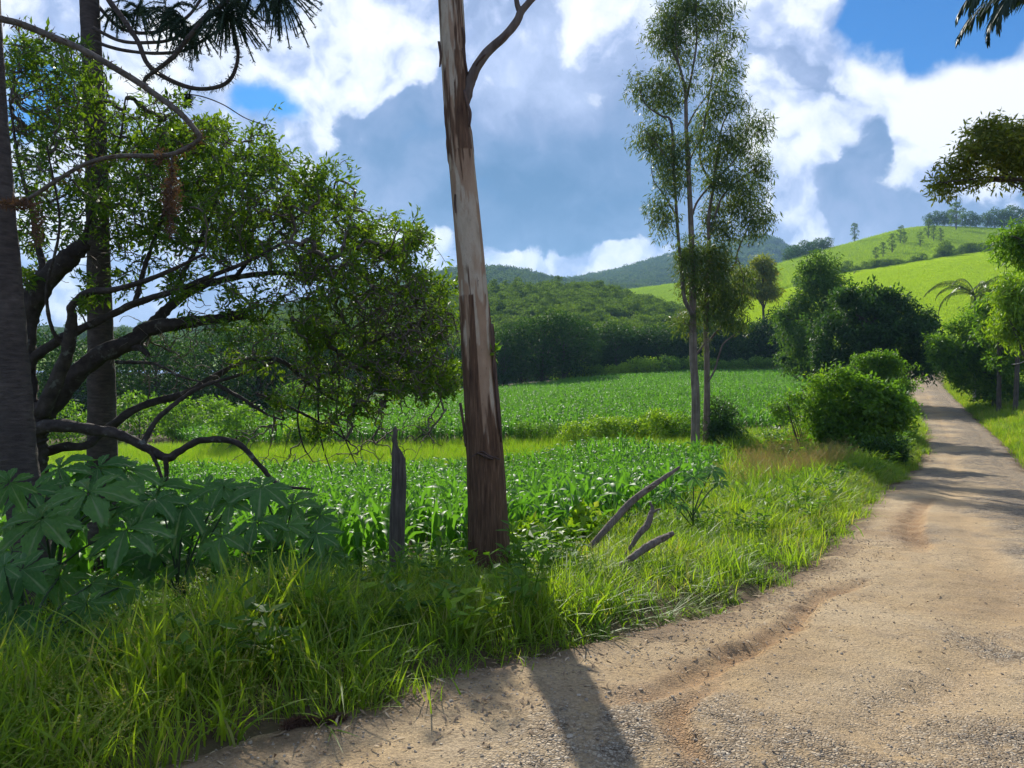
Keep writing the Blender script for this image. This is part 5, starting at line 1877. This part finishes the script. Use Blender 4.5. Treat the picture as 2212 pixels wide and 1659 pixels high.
euc_of_pair('paler smooth trunked eucalyptus of the pair with the dark bush at its foot', 1526, 30.6, [([(1526, 982), Q2(640, 1430), Q2(648, 1100), Q2(645, 800), Q2(640, 560), Q2(650, 300), Q2(660, 60), Q1(660, 1500), Q1(690, 1300), Q1(720, 1050)], 8.0, 2.2, 30.6)],
            [([Q2(655, 980), Q2(700, 900), Q2(730, 800), Q2(760, 720), Q2(830, 660), Q2(890, 620)], 2.4, .8, 30.3), ([Q2(650, 720), Q2(700, 650), Q2(780, 560), Q2(860, 450), Q2(900, 300), Q2(860, 120)], 2.8, .8, 30.8), ([Q2(650, 400), Q2(760, 260), Q2(840, 170), Q2(860, 80), Q1(920, 1600), Q1(1000, 1450), Q1(1050, 1480)], 2.8, .8, 31), ([Q1(545, 1480), Q1(590, 1380), Q1(700, 1250), Q1(800, 1150), Q1(900, 1020), Q1(1000, 900)], 2.6, .8, 30.5),
             ([Q1(690, 1300), Q1(600, 1100), Q1(620, 900), Q1(680, 700), Q1(760, 480), Q1(820, 320)], 2.6, .8, 31), ([Q1(700, 1500), Q1(760, 1350), Q1(880, 1240), Q1(990, 1150)], 2.4, .8, 30.4), ([Q1(720, 1050), Q1(760, 850), Q1(830, 740), Q1(870, 700)], 2, .8, 30.6), ([Q2(575, 790), Q2(610, 745), Q2(640, 700)], 2.4, 1.6, 30.2), ([Q1(620, 900), Q1(690, 500), Q1(720, 250), Q1(740, 60)], 2, .7, 30.6)],
            cl(CL2, CL2b), 19.0, 28)


# ------------------------------------------------------------------ bushes and trees by ellipses (individual things)
def bush(name, label, base_px, d, ells, n, per, L, Wd, lm, spread, stems=4, cat='bush', group=None, trunk=None, down=.1, upn=.8, rmax=.02, clump=10, sig=.30):
    """ells: (px, py, rx, ry) in the picture at distance d; grown from stems at the base"""
    base = on_ground(base_px, d)
    t = thing(name, label, cat, base, group)
    paths = []
    cen = np.mean([P(a, b, d) for a, b, *_ in ells], axis=0)
    if trunk:
        pp = [base + np.array((0, 0, -.15))] + [P(a, b, d) for a, b in trunk[0]]
        o, pr = limb('trunk', np.array(pp), np.linspace(trunk[1], trunk[2], len(pp)), B_TRUNK, t, base, 8, 24, .1)
        paths.append(pr)
    for k in range(stems):
        e = ells[(k * 7) % len(ells)]
        tip = P(e[0], e[1], d + R.uniform(-.5, .5))
        st = base if not trunk else paths[0][0][int(R.uniform(.35, .9) * 23)]
        pp = smooth_path([st + np.array((0, 0, -.1 if not trunk else 0)), st * .5 + tip * .5 + np.array((R.uniform(-.15, .15), 0, .1)), tip], 14)
        rr = np.linspace(rmax * 1.6, rmax * .5, 14)
        o, pr = limb('limb', pp, rr, B_TRUNK, t, base, 6, 14, .1)
        paths.append(pr)
    e3 = [(P(a, b, d + R.uniform(-.3, .3) * rx * d / F), (rx * d / F, min(rx, ry) * 1.1 * d / F, ry * d / F)) for a, b, rx, ry in ells]
    tg = fill(e3, n, clump, sig)
    gnd = gz(tg[:, 0], tg[:, 1])
    tg[:, 2] = np.maximum(tg[:, 2], gnd + .15)
    tw, lf = MB(), MB()
    dr = grow(paths, tg, tw, 3, 5, 0, .12, rmax, .003, .15)
    add_leaves(lf, tg, dr, per, spread, L, Wd, down, .5, upn, .3, .12)
    tag(obj('twigs', tw.mesh('twigs', B_TRUNK, base), t), kind='stuff')
    tag(obj('crown', lf.mesh('crown', lm, base, False), t), kind='stuff')
    return t


GB = 'bushes along the road verge'
bush('bush', 'dark rounded bush at the foot of the eucalyptus pair', 1565, 30.5, [(1560, 915, 32, 40), (1572, 945, 34, 30), (1548, 950, 22, 30), (1590, 960, 18, 18)], 420, 22, .12, .05, L_DARK, .24, group=GB)
bush('sapling', 'sparse spreading sapling with bare forked stems on the bank', 1742, 27, [(1700, 870, 45, 18), (1760, 845, 55, 25), (1800, 820, 40, 25), (1730, 890, 40, 25), (1770, 890, 45, 30), (1680, 880, 30, 12), (1830, 815, 30, 20)], 420, 13, .13, .045, L_BUSH, .22, 7, 'sapling', None, None, .2, .8, .012)
bush('bush', 'bright leafy green bush nearest the road edge on the bank', 1850, 27, [(1830, 900, 60, 35), (1880, 880, 55, 35), (1900, 920, 45, 30), (1840, 940, 50, 25), (1790, 930, 35, 25), (1900, 860, 40, 22), (1860, 845, 45, 25), (1800, 895, 40, 28), (1870, 915, 60, 35), (1925, 895, 30, 28)], 1300, 13, .17, .09, L_BUSH, .24, group=GB)
bush('bush', 'low dark weedy bush in the bank grass below the bright bush', 1905, 25, [(1900, 965, 38, 22), (1870, 975, 30, 20), (1930, 985, 22, 12)], 200, 16, .12, .05, L_DARK, .2, group=GB)
bush('bush', 'yellowish leafy bush between the sparse sapling and the bright bush', 1790, 30, [(1780, 870, 45, 30), (1810, 850, 40, 28), (1760, 905, 40, 28), (1800, 910, 40, 25), (1830, 830, 30, 22)], 620, 12, .15, .06, L_YEL, .22, group=GB)
bush('layered_tree', 'small layered tree with fine leaves leaning to the road', 1905, 38, [(1900, 780, 45, 16), (1930, 800, 40, 14), (1870, 800, 40, 14), (1910, 830, 55, 16), (1940, 850, 35, 14), (1880, 855, 45, 16), (1920, 880, 40, 14)], 900, 22, .15, .06, L_BUSH, .24, 8, 'tree', None, None, .15, 1.6, .03)
bush('layered_tree', 'tall dark dense layered tree beside the road bend', 1885, 62,
     [(1850, 680, 60, 34), (1900, 665, 70, 34), (1960, 690, 55, 34), (1810, 720, 50, 30), (1880, 720, 90, 40), (1960, 740, 65, 38), (2000, 700, 28, 30), (1840, 765, 75, 30), (1930, 785, 80, 30), (1990, 775, 35, 28), (1790, 770, 35, 25), (1880, 800, 70, 22), (1830, 640, 40, 20), (1890, 640, 50, 18)],
     1500, 26, .34, .13, L_DARK, .55, 12, 'tree', None, ([(1890, 780), (1888, 720), (1895, 670)], .35, .15), .1, 1.6, .08)
bush('leaning_tree', 'olive feathery tree rising behind the dark layered tree', 1795, 74,
     [(1770, 580, 42, 28), (1800, 600, 36, 30), (1745, 600, 22, 30), (1780, 630, 45, 26), (1820, 625, 24, 20), (1750, 650, 40, 26), (1735, 690, 45, 34), (1790, 680, 40, 34), (1720, 730, 42, 34), (1760, 750, 50, 34), (1700, 690, 25, 22)],
     900, 20, .36, .10, L_BELT, .6, 9, 'tree', None, ([(1790, 740), (1782, 670), (1785, 600)], .3, .12), .5, .4, .07)
bush('layered_tree', 'low flat topped tree at the far right corner of the maize', 1745, 80, [(1730, 790, 45, 10), (1700, 800, 35, 9), (1760, 775, 40, 10), (1720, 770, 35, 9), (1770, 800, 30, 10)], 360, 18, .34, .12, L_BELT, .55, 6, 'tree', None, None, .1, 1.6, .05)
bush('feathery_tree', 'yellowish eucalyptus top standing behind the tree belt', 1645, 118, [(1650, 572, 22, 16), (1640, 595, 26, 18), (1665, 605, 16, 16), (1620, 620, 25, 16), (1655, 630, 30, 18), (1600, 600, 18, 20)], 460, 20, .5, .13, L_OLIVE, .8, 6, 'tree', None, ([(1650, 720), (1648, 650), (1648, 590)], .3, .1), .6, .3, .08)

# right of the road
GR = 'trees on the bank right of the road'
bush('bank_tree', 'silvery dark tree leaning over the pole on the road bank', 2148, 54, [(2080, 760, 50, 30), (2110, 740, 50, 35), (2060, 790, 40, 28), (2140, 770, 40, 35), (2100, 800, 45, 28), (2160, 800, 35, 28), (2130, 715, 35, 22), (2050, 770, 30, 25), (2075, 825, 30, 18), (2030, 745, 25, 22), (2120, 690, 35, 25), (2090, 715, 35, 22)],
     1100, 22, .24, .09, L_BUSH, .4, 8, 'tree', GR, ([(2145, 830), (2130, 790), (2110, 760)], .14, .08), .2, .9, .05)
bush('bank_tree', 'slim dark trunked tree nearest the palm on the bank', 2159, 50, [(2160, 720, 40, 30), (2150, 660, 35, 30), (2190, 640, 40, 30), (2190, 700, 45, 40), (2200, 760, 40, 35), (2170, 780, 35, 25), (2230, 720, 40, 40)], 900, 20, .25, .09, L_BUSH, .42, 6, 'tree', GR, ([(2158, 830), (2160, 780), (2170, 730)], .16, .09), .3, .8, .05)
bush('bank_tree', 'small round tree farthest along the grassy road bank', 2052, 84, [(2045, 770, 30, 24), (2060, 790, 26, 18), (2030, 760, 24, 20), (2055, 750, 22, 18)], 420, 20, .24, .1, L_BELT, .4, 5, 'tree', GR, ([(2052, 815), (2050, 780)], .12, .08), .1, .9, .04)
bush('bank_tree', 'yellow green feathery tree at the picture edge above the bank', 2230, 36, [(2180, 690, 35, 25), (2195, 620, 35, 26), (2165, 640, 28, 18), (2200, 660, 40, 30), (2230, 690, 40, 30), (2170, 715, 30, 18), (2215, 720, 35, 25)], 760, 18, .22, .06, L_YEL, .36, 5, 'tree', GR, ([(2235, 800), (2225, 720)], .13, .07), .7, .4, .04)
bush('bank_shrub', 'low leafy undergrowth bush below the bank trees', 2190, 54, [(2150, 850, 40, 20), (2190, 845, 40, 25), (2120, 850, 30, 15), (2220, 850, 30, 25)], 240, 16, .26, .1, L_BUSH, .4, 4, 'bush', GR)
bush('overhanging_tree', 'tree branch with olive leaves overhanging against the sky', 2420, 16,
     [(2110, 330, 45, 30), (2150, 310, 50, 32), (2190, 320, 45, 35), (2060, 380, 35, 22), (2030, 395, 22, 18), (2090, 390, 40, 18), (2050, 420, 20, 10), (2180, 395, 30, 12), (2160, 360, 40, 20), (2220, 350, 50, 40), (2260, 300, 60, 50), (2140, 280, 40, 18), (2190, 285, 40, 18), (2290, 400, 60, 40), (2080, 350, 30, 22)],
     1000, 13, .125, .035, L_OLIVE, .16, 8, 'tree', None, ([(2400, 700), (2370, 480), (2280, 400), (2180, 388), (2090, 392)], .14, .018), .35, .4, .02, 5, .34)
bush('bamboo_like_tree', 'bright green feathery foliage jutting in at the picture edge over the pasture', 2330, 22, [(2190, 510, 35, 18), (2180, 540, 34, 26), (2205, 575, 28, 24), (2195, 525, 40, 26), (2230, 520, 40, 40), (2270, 560, 50, 50), (2170, 515, 22, 10)], 300, 16, .17, .035, L_BUSH, .26, 5, 'tree', None, ([(2330, 760), (2300, 600), (2240, 540)], .1, .04), .5, .4, .03)


def palm(label, base_px, d, top, fronds, L, lm=L_PALM, r=.12, leaflet=.45):
    base = on_ground(base_px, d)
    t = thing('palm_tree', label, 'palm', base, 'palms on the bank right of the road')
    tp = P(*top, d)
    limb('trunk', np.array([base + np.array((0, 0, -.2)), base * .5 + tp * .5 + np.array((.05, 0, 0)), tp]), [r * 1.2, r, r * .8], B_TRUNK, t, base, 12, 40, .04)
    for (az, el, ln) in fronds:
        h = np.array((math.cos(az), math.sin(az), 0))
        n = 16
        s = np.linspace(0, 1, n)
        e = el - (1.9 + .3 * R.random()) * s ** 1.3
        step = ln * L / (n - 1)
        pts = tp + np.concatenate((np.zeros((1, 3)), np.cumsum(np.cos(e[1:, None]) * h * step + np.sin(e[1:, None]) * np.array((0, 0, 1)) * step, 0)))
        mb = MB()
        v, f = tube(pts, np.linspace(.02, .004, n) * d / 25 + .004, 4, False)
        mb.add(v, f, .9)
        fine = smooth_path(pts, 64)[6:]
        tg_ = unit(np.gradient(fine, axis=0))
        for sd in (-1, 1):
            side = np.cross(tg_, (0, 0, 1.0)) * sd
            m = len(fine)
            lf_ = leaflet * np.interp(np.linspace(0, 1, m), [0, .2, .7, 1], [.5, 1, .9, .35])
            ax = unit(side * .55 + tg_ * .45 + np.array((0, 0, -.75)) + RN.normal(size=(m, 3)) * .12)
            v, f, a = leaf_quads(fine, ax, np.cross(ax, tg_), lf_, leaflet * .07 + .012, .1)
            mb.add(v, f, a)
        obj('frond', mb.mesh('frond', lm, base, False), t)
    return t


fr = [(a + R.uniform(-.2, .2), R.uniform(.5, 1.2), R.uniform(.85, 1.1)) for a in np.linspace(0, 6.28, 11)[:-1]]
palm('palm with arching feathery fronds against the pasture', 2112, 66, (2106, 640), fr + [(3.3, .5, 1.2), (2.9, .9, 1.15)], 4.2)
palm('pale slender trunked palm at the right picture edge', 2194, 48.5, (2200, 640), fr[:8] + [(3.0, .8, 1.1)], 3.0, r=.13)
palm('tall palm whose frond tips hang into the top corner of the picture', 2540, 12.5, (2345, -30), [(3.14, .75, 1.0), (3.45, .95, .9), (2.8, .8, .95), (3.3, .45, .9), (2.95, .5, .85), (2.2, .8, 1), (4.0, .8, 1), (0.2, .8, 1), (5.2, .8, 1), (1.2, .8, 1)], 2.35, L_ARAU, .12, .5)


# poles and cable ------------------------------------------------------
def pole(px, d, top_py, r, label):
    base = on_ground(px, d)
    tp = P(px, top_py, d)
    t = thing('concrete_pole', label, 'pole', base, 'concrete poles on the bank')
    w = r * 2
    bm = bmesh.new()
    h = tp[2] - base[2]
    bmesh.ops.create_cube(bm, size=1)
    for v in bm.verts:
        k = 1 - .25 * (v.co.z + .5)
        v.co = (v.co.x * w * k, v.co.y * w * k, (v.co.z + .5) * (h + .3) - .3)
    bmesh.ops.bevel(bm, geom=bm.edges[:], offset=w * .12, segments=2, affect='EDGES')
    me = bpy.data.meshes.new('shaft')
    bm.to_mesh(me)
    bm.free()
    me.materials.append(B_CONC)
    shaft = obj('shaft', me, t)
    bm = bmesh.new()
    bmesh.ops.create_cube(bm, size=1)
    for v in bm.verts:
        v.co = (v.co.x * w * 1.15, v.co.y * w * 1.15, v.co.z * .06 + h * .28)
    me = bpy.data.meshes.new('band')
    bm.to_mesh(me)
    bm.free()
    me.materials.append(B_TRUNK)
    obj('band', me, shaft)
    return tp


tpa = pole(2109, 62, 720, .20, 'nearer grey concrete pole half hidden by the silvery tree')
pole(2010, 104, 745, .2, 'farther concrete pole by the end of the dark layered tree')
cp = smooth_path([P(2112, 735, 61.6), P(2132, 765, 57), P(2160, 783, 52), P(2185, 787, 49), P(2215, 780, 46), P(2290, 740, 40)], 40)
mb = MB()
v, f = tube(cp, .035, 6)
mb.add(v - cp[0], f)
tag(obj('cable', mb.mesh('cable', B_CONC), loc=cp[0]), 'grey cable sagging from the concrete pole', 'cable')

# ------------------------------------------------------------------ tree belt, shrubs, hill trees
rb = random.Random(3)
HEDGE = [clump_tree(9, 7.5, .4, 60, 6500, .42, L_HEDGE, rb, 'hedge', .7) for _ in range(3)]
ROUND = [clump_tree(10, 9, 1.5, 46, 5200, .40, L_HEDGE, rb, 'round', .15) for _ in range(3)]
ROUNDD = [clump_tree(10, 9, 1.0, 46, 5200, .40, L_HEDGE, rb, 'round', .15) for _ in range(2)]
TALL = [clump_tree(14, 6, 4, 30, 2600, .40, L_WOOD, rb, 'tall', .3) for _ in range(3)]
SHRUB = [clump_tree(2.2, 2.8, .1, 22, 1500, .22, L_BUSH, rb, 'hedge', .3, .05) for _ in range(2)]
SHRUBY = [clump_tree(2.0, 2.6, .1, 22, 1500, .24, L_YEL, rb, 'hedge', .3, .05) for _ in range(2)]


def place(px, d, z=None):
    p = on_ground(px, d) if d < 139 else P(px, 800, d)
    if z is not None:
        p[2] = z
    return tuple(p)


ORD = 'first second third fourth fifth sixth seventh eighth ninth tenth eleventh twelfth thirteenth fourteenth fifteenth sixteenth seventeenth'.split()


def ordinal(px, all_px):
    return ORD[sorted(all_px).index(px)]


# belt behind the far maize
for k, px in enumerate(np.arange(1275, 1735, 30)):
    d = 108 + R.uniform(-2, 4)
    plant_tree('bamboo_clump', HEDGE[k % 3], place(px, d), .66 + R.uniform(-.05, .09) + .006 * k, 'drooping dark bamboo clump, %s from the left in the tall belt behind the maize' % ORD[k], 'bamboo', 'tall dark belt behind the maize', sxy=.75)
for k, (px, d, s, pr) in enumerate(((1090, 96, .80, ROUNDD[0]), (1125, 99, .92, ROUNDD[1]), (1170, 96, .98, ROUND[0]), (1215, 97, 1.0, ROUND[1]), (1245, 101, .92, ROUND[2]), (1060, 100, .85, ROUNDD[0]), (1010, 100, .75, ROUND[0]), (955, 98, .7, ROUND[1]))):
    plant_tree('round_tree', pr, place(px, d), s * .84, 'dark rounded tree, %s from the left before the bamboo belt' % ordinal(px, (1090, 1125, 1170, 1215, 1245, 1060, 1010, 955)), 'tree', 'rounded trees at the end of the belt', sxy=s * .8)
for k in range(16):
    px = 1225 + k * 31 + R.uniform(-8, 8)
    ylw = k in (1, 3, 4, 5, 6, 9)
    plant_tree('shrub', (SHRUBY if ylw else SHRUB)[k % 2], place(px, 101 + R.uniform(-1, 1.5)), R.uniform(.8, 1.25), '%s green shrub, %s from the left along the far edge of the maize' % ('yellow' if ylw else 'mid', ORD[k]), 'shrub',
               'yellow shrubs at the far maize edge' if ylw else 'green shrubs at the far maize edge')
for k, (px, d, s, y) in enumerate(((1240, 34.5, .45, 1), (1290, 34.8, .5, 1), (1330, 34.5, .5, 1), (1370, 35, .42, 0), (1420, 34, .6, 1), (1450, 34.5, .5, 0), (1480, 33.6, .5, 0), (1130, 36.5, .4, 0), (1180, 36, .38, 0), (920, 38, .5, 0), (660, 39, .7, 1), (510, 38, .9, 0))):
    plant_tree('shrub', (SHRUBY if y else SHRUB)[k % 2], place(px, d), s, ('small yellow green shrub, %s from the left of its kind on the meadow strip' % ordinal(px, (1240, 1290, 1330, 1420, 660))) if y else ('small dull green shrub, %s from the left of its kind on the meadow strip' % ordinal(px, (1370, 1450, 1480, 1130, 1180, 920, 510))), 'shrub', 'yellow shrubs on the meadow strip' if y else 'green shrubs on the meadow strip')
# left of the maize, seen through the gnarled tree
for k, (px, d, s, pr) in enumerate(((560, 64, .75, ROUNDD[0]), (610, 66, .6, ROUNDD[1]), (480, 72, .8, ROUND[1]), (400, 66, .6, ROUND[2]), (330, 60, .7, ROUND[0]), (250, 70, .8, ROUND[1]), (140, 62, .7, ROUNDD[0]), (60, 70, .9, ROUND[2]), (-40, 64, .8, ROUND[0]), (700, 84, .75, ROUND[2]), (780, 92, .8, ROUNDD[1]), (860, 95, .7, ROUND[0]))):
    plant_tree('round_tree', pr, place(px, d), s, 'bushy tree, %s from the left in the valley behind the gnarled tree' % ordinal(px, (560, 610, 480, 400, 330, 250, 140, 60, -40, 700, 780, 860)), 'tree', 'bushy trees in the valley on the left')
for k, (px, d, s) in enumerate(((640, 58, 1.2), (690, 60, 1.1), (460, 50, 1.0), (380, 46, 1.0), (300, 48, 1.2), (130, 46, 1.1), (720, 72, 1.3))):
    plant_tree('shrub', SHRUB[k % 2], place(px, d), s, 'leafy shrub, %s from the left below the valley trees' % ordinal(px, (640, 690, 460, 380, 300, 130, 720)), 'shrub', 'leafy shrubs in the valley on the left')

# hill trees
TINY = [clump_tree(10, 9, 1.5, 26, 1500, .75, L_WOOD, rb, 'round', .1) for _ in range(3)]
TINYD = [clump_tree(10, 9, 1.5, 26, 1500, .75, L_DARK, rb, 'round', .1) for _ in range(2)]
TINYT = [clump_tree(14, 6, 3, 16, 900, .65, L_WOOD, rb, 'tall', .1) for _ in range(3)]


def hill_tree(at, px, tt, proto, h, label, group, name='hill_tree', sxy=None):
    p = at(px, tt)[0]
    plant_tree(name, proto, tuple(p), h, label, 'tree', group, sxy=sxy)


for px, h in ((2005, .75), (2020, .9), (2036, .85), (2050, 1.0), (2075, .8), (2092, .95), (2105, .8), (2128, .9), (2145, 1.2), (2165, 1.1), (2180, 1.4), (2200, 1.25), (2225, 1.3), (2250, 1.2)):
    hill_tree(BACK, px, 1.0, TINYD[int(px) % 2], h * .9, 'dark tree, %s from the left in the grove on the hilltop ridge' % ordinal(px, (2005, 2020, 2036, 2050, 2075, 2092, 2105, 2128, 2145, 2165, 2180, 2200, 2225, 2250)), 'grove on the hilltop ridge')
hill_tree(BACK, 2062, .80, TINYT[0], 1.15, 'tall dark pine-like tree just below the hilltop grove', None, 'hill_tree', 1.3)
hill_tree(BACK, 1844, .93, TINYT[1], .8, 'lone upright tree on the hill shoulder', None, 'hill_tree', .75)
for px, tt, h in ((1942, .55, 1.0), (1950, .5, .8), (2002, .58, 1.1), (2014, .5, .9), (2030, .45, .8), (1985, .4, .8), (1905, .3, .8), (1925, .35, 1.0), (1890, .25, .7)):
    hill_tree(BACK, px, tt, TINYT[int(px) % 3], h * .62, 'spindly pale tree, %s from the left on the slope between the two hills' % ordinal(px, (1942, 1950, 2002, 2014, 2030, 1985, 1905, 1925, 1890)), 'spindly trees between the two hills')
for px in np.arange(1800, 2165, 9.5):
    hill_tree(PAST, px, 1.02 + R.uniform(-.01, .05), TINY[int(px) % 3], R.uniform(.28, .5) * (1.2 if px > 2030 else .9), 'small bushy tree of the hedgerow crossing the pasture hill', 'hedgerow trees crossing the pasture hill')
for px in (1700, 1712, 1722, 1734, 1745, 1756, 1766, 1776, 1786):
    hill_tree(BACK, px, 1.02, TINYD[int(px) % 2], R.uniform(.6, .9), 'dark tree, %s from the left on the skyline where hill meets mountain' % ordinal(px, (1700, 1712, 1722, 1734, 1745, 1756, 1766, 1776, 1786)), 'dark trees on the hill skyline')
hill_tree(PAST, 1722, .93, TINYD[0], .35, 'single small dark shrub on the pasture edge', None, 'hill_shrub')

# tufts on the pasture (uncountable)
n = 420
q, tt = RN.uniform(1700, 2230, n), RN.uniform(.25, .98, n)
keep = RN.random(n) < np.where((tt > .72) & (q > 1980), 1.0, .35)
TUFT_P = proto_collection('pasture_tuft', [clump_tree(.7, 1.6, .05, 6, 60, .5, L_BUSH, rb, 'hedge', .1, .02)[1]])
scatter('pasture_weeds', PAST(q[keep], tt[keep]), TUFT_P, .12 + .3 * RN.random(keep.sum()), 'scattered weeds over the bright pasture', None)

# grass of the two hillsides
L_PAST = leaf_mat('pasture_blade', (.22, .34, .02), (.34, .46, .028), 0.5, 0.6, 0.1, (1.6, 1.6, .45), (.42, .46, .06))
L_PASTB = leaf_mat('back_pasture_blade', (.14, .24, .022), (.22, .33, .03), 0.5, 0.6, 0.1, (1.6, 1.6, .5), (.30, .36, .06))
HILLG = proto_collection('hill_grass', [tuft(34, .14, .34, .05, .55, .7, L_PAST, 2) for _ in range(3)])
HILLB = proto_collection('back_hill_grass', [tuft(34, .16, .40, .07, .8, .7, L_PASTB, 2) for _ in range(3)])
n = 46000
scatter('pasture_grass', PAST(RN.uniform(1560, 2350, n), RN.uniform(.02, 1.03, n) ** .75), HILLG, .8 + .7 * RN.random(n), 'sunlit short grass covering the near pasture hill', None)
n = 34000
scatter('hilltop_grass', np.concatenate((BACK(RN.uniform(1560, 2300, n), RN.uniform(.1, 1.03, n)), MEAD(RN.uniform(1180, 1560, 9000), RN.uniform(.3, 1.02, 9000)))), HILLB, 1.2 + .9 * RN.random(n + 9000), 'short grass covering the hilltop and far meadow', None)

# woods (reads as one mass)
WOODP = proto_collection('wood_proto', [p[1] for p in TINY] + [TINYT[0][1]])
WIDX = lambda n: RN.choice(4, n, p=[.3, .3, .3, .1])
n = 4600
q, tt = RN.uniform(520, 1540, n), RN.uniform(.02, 1.05, n) ** .8
scatter('forest', WOOD(q, tt) - np.array((0, 0, 1.0)), WOODP, .34 + .40 * RN.random(n) ** 1.5, 'dense mixed wood covering the hill behind the maize', None, idx=WIDX(n))
MTNP = proto_collection('mountain_proto', [clump_tree(10, 10, 1.0, 12, 420, 1.5, L_MTN, rb, 'round', .1)[1] for _ in range(3)])
n1, n2 = 5200, 3800
p1 = MTN1(RN.uniform(560, 1480, n1), RN.uniform(.05, 1.02, n1) ** .7)
p2 = MTN2(RN.uniform(1180, 1960, n2), RN.uniform(.05, 1.02, n2) ** .6)
scatter('mountain_forest', np.concatenate((p1, p2)) - np.array((0, 0, 1.5)), MTNP, np.concatenate((.8 + .5 * RN.random(n1), 1.3 + .8 * RN.random(n2))), 'far forest covering the mountain ridges', None)
pl = LEFTH(RN.uniform(-100, 740, 260), RN.uniform(.05, 1.0, 260))
keep = fbm(pl[:, 0] * .02, pl[:, 1] * .02, 5, 3) > .5
scatter('valley_woods', pl[keep], WOODP, .6 + .4 * RN.random(keep.sum()), 'scattered distant woods on the valley slopes', None)

# ------------------------------------------------------------------ air
bm = bmesh.new()
bmesh.ops.create_cube(bm, size=1)
for v in bm.verts:
    v.co = (v.co.x * 5400, v.co.y * 2900 + 1230, (v.co.z + .5) * 420 - 14.5)
me = bpy.data.meshes.new('haze')
bm.to_mesh(me)
bm.free()
m, nt = newmat('haze')
pv = N(nt, 'ShaderNodeVolumePrincipled', {'Color': (.40, .68, 1, 1), 'Density': .0002, 'Anisotropy': .2})
o_ = N(nt, 'ShaderNodeOutputMaterial')
nt.links.new(pv.outputs[0], o_.inputs['Volume'])
me.materials.append(m)
tag(obj('haze', me), 'thin blue haze over the valley', kind='stuff')
